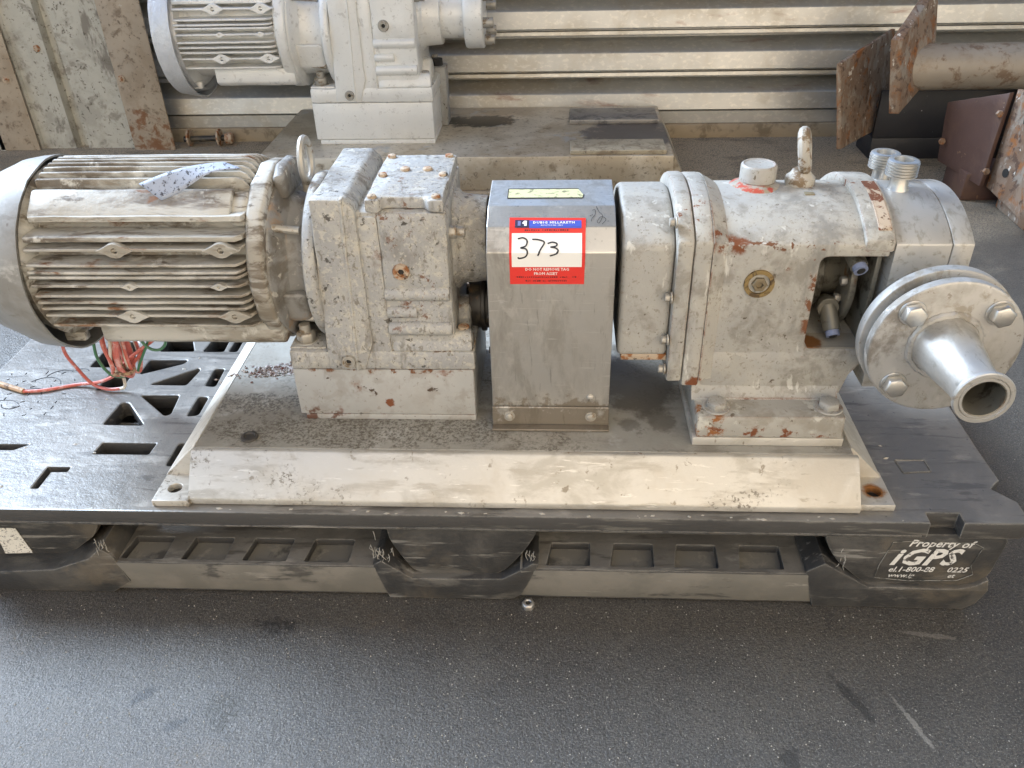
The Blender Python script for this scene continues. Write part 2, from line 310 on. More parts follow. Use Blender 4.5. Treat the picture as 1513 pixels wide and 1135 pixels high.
M['pipe'] = mat("rust tinged grey pipe", (.36, .31, .25), .55, .2, [dict(m=('n', 9, .5, .66), c=(.27, .20, .14)), dict(m=('n', 30, .52, .64), c=(.19, .12, .075), s=.85), dict(m=('n', 14, .56, .64, (.4, 1, 1), (5, 5, 5)), c=(.19, .17, .14), s=.8), dict(m=('n', 26, .68, .72, (.4, 1, 1)), c=(.5, .47, .42))], [(60, (1, 1, 1), .0006)])
M['black'] = mat("black painted channel", (.018, .018, .022), .5, 0, [dict(m=('n', 45, .68, .72), c=(.4, .4, .4))], [(50, (1, 1, 1), .001)])
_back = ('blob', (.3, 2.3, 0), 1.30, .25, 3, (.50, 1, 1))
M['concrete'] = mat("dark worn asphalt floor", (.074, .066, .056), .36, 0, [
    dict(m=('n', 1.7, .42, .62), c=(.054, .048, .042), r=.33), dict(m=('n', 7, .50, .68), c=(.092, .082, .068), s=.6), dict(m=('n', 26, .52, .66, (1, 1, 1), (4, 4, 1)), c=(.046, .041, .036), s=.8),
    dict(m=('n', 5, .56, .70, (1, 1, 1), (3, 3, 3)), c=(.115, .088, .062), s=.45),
    dict(m=_back, c=(.46, .375, .265), r=.75, s=.9), dict(m=('x', _back, ('n', 9, .52, .64, (.6, 1, 1))), c=(.22, .18, .13), s=.8), dict(m=('x', _back, ('n', 60, .58, .66)), c=(.12, .10, .075), s=.8),  # pale dust by the back wall, lightened to offset the shade there
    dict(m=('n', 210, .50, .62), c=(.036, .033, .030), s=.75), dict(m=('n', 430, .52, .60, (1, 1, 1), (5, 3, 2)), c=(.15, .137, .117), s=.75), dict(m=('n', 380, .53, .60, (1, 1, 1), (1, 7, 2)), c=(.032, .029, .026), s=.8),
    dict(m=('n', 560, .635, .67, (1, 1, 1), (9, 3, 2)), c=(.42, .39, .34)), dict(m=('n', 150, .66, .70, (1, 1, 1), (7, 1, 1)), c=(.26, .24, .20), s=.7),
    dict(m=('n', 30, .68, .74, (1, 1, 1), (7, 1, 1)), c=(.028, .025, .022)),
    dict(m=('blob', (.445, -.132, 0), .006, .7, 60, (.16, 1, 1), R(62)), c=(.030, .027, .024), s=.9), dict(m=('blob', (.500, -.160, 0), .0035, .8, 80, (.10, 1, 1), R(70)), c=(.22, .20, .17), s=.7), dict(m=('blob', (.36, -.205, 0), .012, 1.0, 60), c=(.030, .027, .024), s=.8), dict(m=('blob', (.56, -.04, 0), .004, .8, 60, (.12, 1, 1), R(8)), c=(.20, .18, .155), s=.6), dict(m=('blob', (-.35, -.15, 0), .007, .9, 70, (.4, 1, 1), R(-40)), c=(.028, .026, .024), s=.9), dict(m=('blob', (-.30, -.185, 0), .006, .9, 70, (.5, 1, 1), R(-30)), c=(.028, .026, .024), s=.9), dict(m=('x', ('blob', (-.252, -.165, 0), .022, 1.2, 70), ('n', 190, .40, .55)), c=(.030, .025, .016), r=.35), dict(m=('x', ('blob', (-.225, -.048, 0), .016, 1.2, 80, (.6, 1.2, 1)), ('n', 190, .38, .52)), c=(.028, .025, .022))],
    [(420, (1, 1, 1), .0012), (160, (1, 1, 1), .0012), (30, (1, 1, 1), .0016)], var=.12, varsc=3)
M['roof'] = mat("cream roof lining", (.62, .54, .43), .7)

# ---------------------------------------------------------------- mesh helpers
class MB:
    def __init__(s): s.v = []; s.f = []
    def add(s, vs_, fs):
        o = len(s.v)
        s.v += [tuple(q) for q in vs_]
        s.f += [tuple(o + i for i in f) for f in fs]
        return s
    def box(s, x0, x1, y0, y1, z0, z1):
        return s.add([(x0, y0, z0), (x1, y0, z0), (x1, y1, z0), (x0, y1, z0), (x0, y0, z1), (x1, y0, z1), (x1, y1, z1), (x0, y1, z1)],
                     [(0, 3, 2, 1), (4, 5, 6, 7), (0, 1, 5, 4), (1, 2, 6, 5), (2, 3, 7, 6), (3, 0, 4, 7)])
    def prism(s, poly, axis, a, b):
        """poly: 2-D outline; axis X -> (Y,Z), Y -> (X,Z), Z -> (X,Y)"""
        n = len(poly)
        def P(q, t): return {'X': (t, q[0], q[1]), 'Y': (q[0], t, q[1]), 'Z': (q[0], q[1], t)}[axis]
        vs_ = [P(q, a) for q in poly] + [P(q, b) for q in poly]
        fs = [tuple(range(n)), tuple(range(2 * n - 1, n - 1, -1))] + [(i, n + i, n + (i + 1) % n, (i + 1) % n) for i in range(n)]
        return s.add(vs_, fs)
    def lathe(s, prof, c, axis='X', seg=32, a0=0, a1=2 * PI, cap=True):
        """prof: [(t along axis, radius)]"""
        full = abs(a1 - a0 - 2 * PI) < 1e-6
        k = seg if full else seg + 1
        vs_ = []
        for t, r in prof:
            for i in range(k):
                a = a0 + (a1 - a0) * i / seg
                u, w = r * math.cos(a), r * math.sin(a)
                vs_.append({'X': (c[0] + t, c[1] + u, c[2] + w), 'Y': (c[0] + u, c[1] + t, c[2] + w), 'Z': (c[0] + u, c[1] + w, c[2] + t)}[axis])
        fs = []
        for j in range(len(prof) - 1):
            for i in range(k if full else k - 1):
                i2 = (i + 1) % k
                fs.append((j * k + i, j * k + i2, (j + 1) * k + i2, (j + 1) * k + i))
        if cap:
            fs.append(tuple(range(k)))
            o = (len(prof) - 1) * k
            fs.append(tuple(range(o + k - 1, o - 1, -1)))
        return s.add(vs_, fs)
    def cyl(s, c, r, h, axis='Z', seg=24):
        return s.lathe([(0, r), (h, r)], c, axis, seg)
    def hexa(s, c, r, h, axis='Z', rot=0.):
        prof = [(0, r), (h * .85, r), (h, r * .86)]
        return s.lathe(prof, c, axis, 6, rot, rot + 2 * PI)
    def tube(s, pts, r, seg=8, closed=False):
        pts = [Vector(p) for p in pts]
        n = len(pts)
        vs_ = []
        up = None
        for i, p in enumerate(pts):
            a = pts[(i - 1) % n] if closed or i else p
            b = pts[(i + 1) % n] if closed or i < n - 1 else p
            t = (b - a).normalized()
            if up is None:
                up = Vector((0, 0, 1)) if abs(t.z) < .9 else Vector((1, 0, 0))
            sd_ = t.cross(up).normalized()
            up = sd_.cross(t)
            rr = r[i] if isinstance(r, (list, tuple)) else r
            for k in range(seg):
                a_ = 2 * PI * k / seg
                vs_.append(p + rr * (math.cos(a_) * sd_ + math.sin(a_) * up))
        fs = []
        for i in range(n if closed else n - 1):
            for k in range(seg):
                k2 = (k + 1) % seg
                i2 = (i + 1) % n
                fs.append((i * seg + k, i * seg + k2, i2 * seg + k2, i2 * seg + k))
        if not closed:
            fs.append(tuple(range(seg)))
            o = (n - 1) * seg
            fs.append(tuple(range(o + seg - 1, o - 1, -1)))
        return s.add(vs_, fs)
    def build(s, name, m, parent=None, bevel=0., seg=2, smooth=True, jit=0., sub=0., label=None, ang=28):
        me = bpy.data.meshes.new(name)
        bm = bmesh.new()
        vv = [bm.verts.new(q) for q in s.v]
        for f in s.f:
            try: bm.faces.new([vv[i] for i in f])
            except ValueError: pass
        bmesh.ops.recalc_face_normals(bm, faces=bm.faces)
        if bevel:
            es = [e for e in bm.edges if len(e.link_faces) == 2 and e.calc_face_angle() > R(ang)]
            if es:
                bmesh.ops.bevel(bm, geom=es, offset=bevel, segments=seg, profile=.5, affect='EDGES', clamp_overlap=True)
        if sub:
            for _ in range(4):
                es = [e for e in bm.edges if e.calc_length() > sub]
                if not es: break
                bmesh.ops.subdivide_edges(bm, edges=es, cuts=1, use_grid_fill=True)
        if jit:
            for q in bm.verts:
                q.co += jit * mnoise.noise_vector(q.co * 38) + .5 * jit * mnoise.noise_vector(q.co * 120)
        bm.to_mesh(me)
        bm.free()
        return link(name, me, m, parent, smooth, label)

def link(name, me, m, parent=None, smooth=True, label=None):
    if m is not None:
        me.materials.clear()
        me.materials.append(M[m] if isinstance(m, str) else m)
    if smooth:
        me.shade_smooth()
        try: me.set_sharp_from_angle(angle=R(34))
        except Exception: pass
    o = bpy.data.objects.new(name, me)
    S.collection.objects.link(o)
    if parent is not None: o.parent = parent
    if label: o['label'] = label
    return o

def tag(o, label, cat, group=None):
    o['label'] = label
    o['category'] = cat
    if group: o['group'] = group
    return o

def thing(name, loc, label, cat, group=None):
    o = bpy.data.objects.new(name, None)
    o.empty_display_size = .05
    S.collection.objects.link(o)
    o.location = loc
    bpy.context.view_layer.update()
    return tag(o, label, cat, group)

def struct(o):
    o['kind'] = 'structure'
    return o

def rpoly(pts, r, n=3):
    """round the corners of a 2-D outline"""
    out = []
    k = len(pts)
    for i in range(k):
        p = Vector(pts[i]); a = Vector(pts[i - 1]); b = Vector(pts[(i + 1) % k])
        da, db = (a - p), (b - p)
        t = min(r, da.length * .45, db.length * .45)
        s0, s1 = p + da.normalized() * t, p + db.normalized() * t
        for j in range(n + 1):
            u = j / n
            q = (1 - u) ** 2 * s0 + 2 * u * (1 - u) * p + u * u * s1
            out.append((q.x, q.y))
    return out

def holed(outer, holes, half, bevel=0.):
    """a plate with holes as mesh, lying in XY, thickness 2*half"""
    cu = bpy.data.curves.new("tmp", 'CURVE')
    cu.dimensions = '2D'
    cu.fill_mode = 'BOTH'
    cu.extrude = half - bevel
    cu.bevel_depth = bevel
    cu.offset = -bevel
    cu.bevel_resolution = 1
    for pl in [outer] + holes:
        sp = cu.splines.new('POLY')
        sp.points.add(len(pl) - 1)
        for i, q in enumerate(pl): sp.points[i].co = (q[0], q[1], 0, 1)
        sp.use_cyclic_u = True
    ob = bpy.data.objects.new("tmp", cu)
    S.collection.objects.link(ob)
    dg = bpy.context.evaluated_depsgraph_get()
    me = bpy.data.meshes.new_from_object(ob.evaluated_get(dg))
    bpy.data.objects.remove(ob)
    bpy.data.curves.remove(cu)
    return me

def text_geo(body, size, shear=0., bold=0., spacing=1., res=2, align='LEFT'):
    cu = bpy.data.curves.new("tmp", 'FONT')
    cu.body = body
    cu.size = size
    cu.shear = shear
    cu.offset = bold
    cu.space_character = spacing
    cu.resolution_u = res
    cu.align_x = align
    ob = bpy.data.objects.new("tmp", cu)
    S.collection.objects.link(ob)
    dg = bpy.context.evaluated_depsgraph_get()
    me = bpy.data.meshes.new_from_object(ob.evaluated_get(dg))
    vs_ = [tuple(v.co) for v in me.vertices]
    fs = [tuple(p.vertices) for p in me.polygons]
    bpy.data.objects.remove(ob)
    bpy.data.curves.remove(cu)
    bpy.data.meshes.remove(me)
    return vs_, fs

def catmull(pts, n=6):
    pts = [Vector(p) for p in pts]
    P = [pts[0]] + pts + [pts[-1]]
    out = []
    for i in range(1, len(P) - 2):
        for j in range(n):
            t = j / n
            a, b, c, d = P[i - 1], P[i], P[i + 1], P[i + 2]
            out.append(.5 * ((2 * b) + (-a + c) * t + (2 * a - 5 * b + 4 * c - d) * t * t + (-a + 3 * b - 3 * c + d) * t ** 3))
    out.append(pts[-1])
    return out

def ribbon(pts, w, n=5):
    """flat stroke in UV space -> verts, faces"""
    c = catmull([(p[0], p[1], 0) for p in pts], n)
    vs_, fs = [], []
    for i, p in enumerate(c):
        t = (c[min(i + 1, len(c) - 1)] - c[max(i - 1, 0)]).normalized()
        nn = Vector((-t.y, t.x, 0)) * w * .5
        vs_ += [tuple(p + nn), tuple(p - nn)]
        if i: fs.append((2 * i - 2, 2 * i - 1, 2 * i + 1, 2 * i))
    return vs_, fs

def clone(o, parent):
    c = o.copy()
    S.collection.objects.link(c)
    c.parent = parent
    return c

def arc(c, r, a0, a1, n):
    return [(c[0] + r * math.cos(a0 + (a1 - a0) * i / n), c[1] + r * math.sin(a0 + (a1 - a0) * i / n)) for i in range(n + 1)]

def dome(y0, y1, zb, r, yc, zc, n=14):
    """outline in YZ: flat sides, shallow arched top"""
    ys = [y0 + (y1 - y0) * i / n for i in range(n + 1)]
    top = [(y, zc + math.sqrt(max(r * r - (y - yc) ** 2, 1e-9))) for y in ys]
    return [(y1, zb), (y0, zb)] + top
#@@SETTING
# ---------------------------------------------------------------- floor, wall, roof
mb = MB()
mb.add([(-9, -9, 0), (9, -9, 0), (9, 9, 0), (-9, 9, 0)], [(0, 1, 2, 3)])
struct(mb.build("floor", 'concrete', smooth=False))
# grit lying on the floor: small pale chips, as stuff
mb = MB()
for i in range(5200):
    x, y = random.uniform(-.75, .95), random.uniform(-.34, 0.0) if i % 4 else random.uniform(-.34, 1.3)
    if -.74 < x < .66 and y > -.004: continue
    s_ = random.choice((.0004, .0004, .0005, .0006, .0006, .0008, .0012))
    a = random.uniform(0, 6.28)
    q = [(x + s_ * math.cos(a + k * 2.09), y + s_ * math.sin(a + k * 2.09), .0002) for k in range(3)] + [(x, y, s_ * 1.1)]
    mb.add(q, [(0, 1, 3), (1, 2, 3), (2, 0, 3)])
g = mb.build("floor_grit", mat("pale grit", (.34, .32, .28), .8, var=.3, varsc=60), smooth=False)
g['kind'] = 'stuff'
# horizontal profiled cladding
wall = thing("profiled_wall", (0.6, 1.90, 0), "galvanised metal wall with horizontal ribs behind the machines, its foot on a tan sill", "wall")
prof = [(1.90, .040), (1.885, .042), (1.885, .078), (1.90, .082)]
z = .086
while z < 1.1:
    prof += [(1.930, z + .0005), (1.886, z + .003), (1.882, z + .005), (1.876, z + .0075), (1.873, z + .012), (1.880, z + .050)] if False else [(1.875, z), (1.882, z + .046), (1.886, z + .049), (1.945, z + .079), (1.945, z + .086), (1.890, z + .093), (1.887, z + .097), (1.890, z + .106), (1.900, z + .108), (1.900, z + .111), (1.877, z + .1145)]
    z += .1175
mb = MB()
X0, X1 = -1.60, 3.4
n = len(prof)
mb.add([(X0, y, z_) for y, z_ in prof] + [(X1, y, z_) for y, z_ in prof], [(i, i + 1, n + i + 1, n + i) for i in range(n - 1)])
mb.build("wall_sheet", 'wall', None, smooth=False).parent = wall
wall.children[0].matrix_parent_inverse = wall.matrix_world.inverted()
def kid(o, par):
    o.parent = par
    o.matrix_parent_inverse = par.matrix_world.inverted()
    return o
kid(MB().box(X0, X1, 1.872, 1.945, -.01, .041).build("wall_sill", 'sill', None, .003, sub=.06, jit=.002), wall)
# vertical cladding on the left
lw = thing("upright_cladding", (-1.5, 1.82, 0), "dirty pale cladding with upright ribs beside the horizontal ribbed wall, rusty at its foot", "wall")
xs = [(-2.6, 1.83), (-1.66, 1.83), (-1.645, 1.80), (-1.625, 1.80), (-1.61, 1.835), (-1.575, 1.835), (-1.515, 1.812), (-1.510, 1.812), (-1.505, 1.820), (-1.405, 1.820), (-1.398, 1.845), (-1.372, 1.845), (-1.364, 1.820), (-1.20, 1.820)]
mb = MB()
n = len(xs)
mb.add([(x, y, -.01) for x, y in xs] + [(x, y, 1.2) for x, y in xs], [(i, i + 1, n + i + 1, n + i) for i in range(n - 1)])
kid(mb.build("cladding_panel", 'clad', None, smooth=False), lw)
kid(MB().box(-1.205, -1.075, 1.796, 1.8035, -.01, 1.2).build("corner_flashing", 'flash', None, .004), lw)
kid(MB().box(-1.64, -1.512, 1.800, 1.806, .0, 1.2).build("rusty_strip", 'flash', None, .002), lw)
for x, y, z_ in ((-1.545, 1.800, .215), (-1.185, 1.796, .216), (-1.43, 1.820, .30)):
    m_ = MB().cyl((x, y, z_), .010, -.003, 'Y', 14)
    m_.hexa((x, y - .003, z_), .006, -.004, 'Y')
    kid(m_.build("cladding_screw", 'rustbolt', None), lw)
# unseen shed roof, sized to shape the light: sky enters past its left edge
ROOF_X0, ROOF_Y0, ROOF_Z = -1.0, -0.40, 1.75
o = MB().box(ROOF_X0, 6, ROOF_Y0, 1.05, ROOF_Z, ROOF_Z + .05).build("shading_roof", 'roof', None)
struct(o)
o = MB().prism([(3.35, -1.6), (-5.5, -10.4), (-5.3, -10.6), (3.6, -1.7)], 'Z', 0, 11).build("bounce_wall", mat("tan bounce wall", (.92, .68, .44), .8), None)  # unseen wall, added and angled to bounce warm fill light
struct(o)
o = MB().box(-9, 9, -5, -1.7, -.05, .003).build("bounce_paving", mat("pale bounce paving", (.40, .33, .25), .8), None)  # unseen paving, made pale to bounce warm light upward
struct(o)
o = MB().box(3.4, 3.5, -1.0, 2.4, 0, ROOF_Z - .002).build("side_wall", 'clad', None)
struct(o)
#@@PALLET
# ---------------------------------------------------------------- pallet
pal = thing("plastic_pallet", (-.04, .5, 0), "scuffed black plastic pallet under the pump skid, white ownership print on its front right corner", "pallet")
def tri(*p): return rpoly(p, .0045)
holes = [
    tri((-.5054, .1721), (-.502, .2239), (-.492, .2239), (-.448, .1714)), tri((-.4824, .2429), (-.4259, .2437), (-.4203, .1972), (-.4277, .1938)),
    tri((-.5081, .2981), (-.5083, .3382), (-.449, .3388), (-.4516, .329)), tri((-.4802, .271), (-.4236, .3159), (-.4200, .310), (-.4259, .2699)),
    tri((-.3971, .2685), (-.398, .3143), (-.3835, .3144), (-.3814, .2669)), tri((-.3956, .1927), (-.3959, .2406), (-.3815, .2391), (-.3805, .1961)),
    rpoly([(-.4881, .1083), (-.486, .1316), (-.4135, .1313), (-.4146, .1083)], .002), rpoly([(-.5345, .039), (-.5345, .0804), (-.5051, .0804), (-.5051, .0715), (-.526, .071), (-.526, .039)], .0015),
    tri((-.3822, .0854), (-.3825, .1319), (-.372, .1319), (-.372, .0854)), tri((-.5039, .3641), (-.5058, .41), (-.47, .41), (-.449, .3646)),
    tri((-.594, .318), (-.59, .3923), (-.55, .3923), (-.527, .318)), tri((-.555, .255), (-.552, .298), (-.520, .298), (-.518, .262)), tri((-.435, .364), (-.430, .41), (-.405, .41), (-.402, .364)), tri((-.394, .364), (-.394, .41), (-.382, .41), (-.381, .364)),
    rpoly([(-.60, .1147), (-.64, .1147), (-.64, .1265), (-.585, .1265)], .0015),
    rpoly([(-.037, .0175), (-.037, .030), (.002, .030), (.002, .0175)], .001)]
outer = [(-.731, 0), (.5405, 0), (.5412, .0175), (.578, .0175), (.5775, 0), (.645, 0), (.652, .004), (.653, .038), (.6505, .041), (.640, .053), (.6373, .056), (.6326, .0613), (.641, .070), (.6484, .0765), (.6475, .13), (.6484, .20), (.647, 1.01), (-.731, 1.01)]
me = holed(outer, holes, .012, .0022)
for v in me.vertices: v.co.z += .130
dk = kid(link("deck", me, 'deckskin', None), pal)
webs = MB()
for y in (.045, .090, .150, .205, .2555, .31, .352, .42, .50, .58, .66, .74, .82, .90, .98): webs.box(-.728, .640, y, y + .003, .085 if y > .15 else .1, .1182)
for x in (-.725, -.62, -.54, -.515, -.412, -.40, -.372, -.25, -.12, 0, .12, .25, .38, .50, .62): webs.box(x, x + .003, .160, 1.0, .0855, .1178)
kid(webs.build("deck_webs", 'plastic', None, smooth=False), pal)
# recessed panel in the right of the deck: thin moulded line frame
fr = MB()
for a, b in (((.537, .1132), (.5726, .1138)), ((.5726, .1138), (.5728, .0915)), ((.5728, .0915), (.5394, .0883)), ((.5394, .0883), (.537, .1132))):
    fr.tube([(a[0], a[1], .1419), (b[0], b[1], .1419)], .0013, 5)
kid(fr.build("deck_panel_frame", 'deckskin', None), pal)
# embossed marks on the left of the deck
em = MB()
def ztube(pts): em.tube([(p[0], p[1], .1419) for p in pts], .0009, 5)
for (cx_, cy_, r_, a0, a1) in ((-.640, .262, .026, 20, 150), (-.625, .286, .022, 60, 170), (-.672, .200, .028, 40, 150), (-.660, .222, .016, 200, 330), (-.645, .228, .03, 60, 120), (-.60, .30, .012, 30, 150)):
    ztube([(q[0], q[1]) for q in arc((cx_, cy_), r_, R(a0), R(a1), 8)])
for i in range(34):
    row = i % 5
    x = -.705 + .026 * row + random.uniform(-.004, .004)
    y = .19 + .0175 * (i // 5) + random.uniform(-.004, .004)
    a = R(random.choice((0, 55, 90, 120, 30)))
    L = random.uniform(.003, .008)
    ztube([(x, y), (x + L * math.cos(a), y + L * math.sin(a))])
kid(em.build("embossed_marks", 'groove', None), pal)
# top edge lip
kid(MB().box(-.730, .535, -.0016, .006, .1205, .1235).build("edge_rib", 'plastic', None, .0012, sub=.03, jit=.0012), pal)
# blocks (front row shaped, rear rows plainer)
def block(outl, y0, y1, nm="block"):
    return kid(MB().prism(rpoly(outl, .018, 4), 'Y', y0, y1).build(nm, 'plastic', None, .003, 2, sub=.03, jit=.0007), pal)
block([(-.0907, .1185), (-.085, .085), (-.0596, .034), (.0466, .034), (.078, .075), (.0986, .1185)], .010, .15)
block([(.4247, .1185), (.447, .075), (.4904, .034), (.612, .034), (.632, .05), (.640, .1185)], .006, .15)
block([(-.720, .1185), (-.71, .05), (-.66, .034), (-.5185, .034), (-.468, .072), (-.4503, .1185)], .030, .15)
def basefoot(outl, y0=0.0):
    return kid(MB().prism(outl, 'Y', y0, .16).build("block_foot", 'plastic', None, .0022, 2, sub=.03, jit=.0007), pal)
basefoot([(-.110, .058), (-.0938, .001), (.0607, .001), (.073, .010), (.096, .064), (.088, .066), (.050, .038), (-.062, .036), (-.098, .066)])
basefoot([(.415, .060), (.4314, .001), (.612, .001), (.626, .010), (.634, .034), (.630, .052), (.618, .042), (.600, .0365), (.493, .0365), (.455, .062), (.435, .075)])
basefoot([(-.722, .04), (-.715, .001), (-.452, .001), (-.425, .020), (-.437, .066), (-.450, .078), (-.470, .060), (-.520, .040), (-.600, .034), (-.66, .034)])
for y0 in (.44, .86):
    for x0, x1 in ((-.72, -.50), (-.10, .10), (.45, .64)):
        kid(MB().box(x0, x1, y0, y0 + .14, .001, .1185).build("block", 'plastic', None, .01), pal)
# rails with square pockets
def rail(x0, x1, sq0, pitch, wd):
    ho = [rpoly([(sq0 + i * pitch - .004, .008), (sq0 + i * pitch + .002, .047), (sq0 + i * pitch + wd, .047), (sq0 + i * pitch + wd - .001, .008)], .002, 2) for i in range(4)]
    me = holed([(x0, .0015), (x1, .0015), (x1, .11), (x0, .11)], ho, .006, .001)
    for v in me.vertices: v.co.z += .049 + (v.co.x > 0) * .001
    kid(link("rail_top", me, 'deckskin', None), pal)
    kid(MB().prism([(.0, .0545), (.0035, .006), (.006, .006), (.006, .052)], 'X', x0, x1).build("rail_face", mat("rubbed pallet rail face", (.15, .14, .12), .55, 0, [dict(m=('n', 12, .46, .62), c=(.19, .175, .15)), dict(m=('n', 40, .55, .66, (.3, 1, 1)), c=(.07, .066, .06)), dict(m=('n', 90, .62, .68, (.15, 1, 1)), c=(.26, .24, .21))], [(70, (.4, 1, 1), .0006)]), None, .0015, sub=.03, jit=.0008), pal)
    kid(MB().box(x0, x1, .004, .012, .004, .010).build("rail_lip", 'plastic', None, .001), pal)
    for i in range(4):
        kid(MB().box(sq0 + i * pitch - .006, sq0 + i * pitch + wd + .002, .007, .049, .036, .0445).build("pocket_floor", 'sqpanel', None), pal)
rail(-.446, -.088, -.4290, .0785, .0525)
rail(.072, .436, .1085, .0780, .0500)
for y0 in (.46, .90):
    kid(MB().box(-.72, .64, y0, y0 + .1, .008, .05).build("bottom_rail", 'plastic', None, .004), pal)
# ownership print on the right block
pm = MB()
def put(geo, ox, oz, y, tilt=0.):
    vs_, fs = geo
    c_, s_ = math.cos(tilt), math.sin(tilt)
    pm.add([(ox + v[0] * c_ - v[1] * s_, y, oz + v[0] * s_ + v[1] * c_) for v in vs_], fs)
YP = .0052
put(text_geo("Property of", .0150, .35, .0003, 1.02), .5265, .1005, YP, R(-1))
put(text_geo("iGPS", .0360, .40, .0012, 1.08), .5110, .0705, YP, R(.5))
put(text_geo("el.1-800-88", .0115, .3, .0002, 1.0), .5120, .0585, YP, R(.5))
put(text_geo("0225", .0115, .3, .0002, 1.05), .5800, .0590, YP, R(.5))
put(text_geo("www.ig", .0100, .3, .0001, 1.0), .5135, .0488, YP, R(.5))
put(text_geo("et", .0100, .3, .0001, 1.0), .5830, .0496, YP, R(.5))
kid(pm.build("ownership_print", 'print', None, smooth=False), pal)
lo = MB().tube([(p[0], YP - .0002, p[1]) for p in [(.4985, .048), (.500, .070), (.508, .1065), (.530, .1085), (.600, .107), (.612, .100), (.606, .070), (.612, .056), (.596, .0455), (.540, .0435), (.4985, .048)]], .00045, 4)
kid(lo.build('label_edge', mat('pale film edge', (.24, .23, .20), .5, 0, [dict(m=('n', 60, .48, .56), c=(.06, .06, .055))]), None), pal)
fp = MB()
rr = random.Random(11)
for (cx_, cz_, n_, w_, h_) in ((-.098, .082, 26, .010, .020), (.452, .085, 6, .006, .014), (-.442, .095, 10, .008, .012), (.085, .085, 8, .005, .012)):
    for i in range(n_):
        x = cx_ + rr.gauss(0, w_ * .6); z_ = cz_ + rr.gauss(0, h_ * .5); L = rr.uniform(.004, .014)
        fp.tube([(x, -.0008, z_), (x + rr.uniform(-.002, .002), -.0022, z_ - L * .5), (x + rr.uniform(-.003, .003), -.001, z_ - L)], .00035, 4)
kid(fp.build("frayed_strands", mat("pale frayed plastic", (.36, .34, .30), .5), None), pal)['kind'] = 'stuff'
cp_ = MB()
for i in range(46):
    x, y = rr.uniform(-.70, .63), rr.uniform(.01, .5)
    if -.38 < x < .515 and y > .0: y = rr.uniform(.001, .008)
    s_ = rr.uniform(.0008, .0026); a = rr.uniform(0, 6)
    cp_.add([(x + s_ * math.cos(a + k * 1.6) * (1 + k % 2), y + s_ * math.sin(a + k * 1.6), .1421) for k in range(4)] + [(x, y, .1421 + s_ * .6)], [(0, 1, 4), (1, 2, 4), (2, 3, 4), (3, 0, 4)])
kid(cp_.build("deck_crumbs", mat("pale crumbs", (.40, .37, .32), .8, var=.3, varsc=40), None, smooth=False), pal)['kind'] = 'stuff'
# torn white label at the left corner
lm = MB()
lm.add([(-.60, .0285, .083), (-.571, .0285, .083), (-.5625, .0285, .040), (-.60, .0285, .038), (-.60, .0292, .083), (-.571, .0292, .083), (-.5625, .0292, .040), (-.60, .0292, .038)], [(0, 1, 2, 3), (7, 6, 5, 4), (0, 4, 5, 1), (1, 5, 6, 2), (2, 6, 7, 3), (3, 7, 4, 0)])
kid(lm.build("corner_label", mat("printed white label", (.66, .63, .56), .6, 0, [dict(m=('n', 260, .55, .60, (1, 1, 2)), c=(.16, .15, .14))]), None, smooth=False), pal)
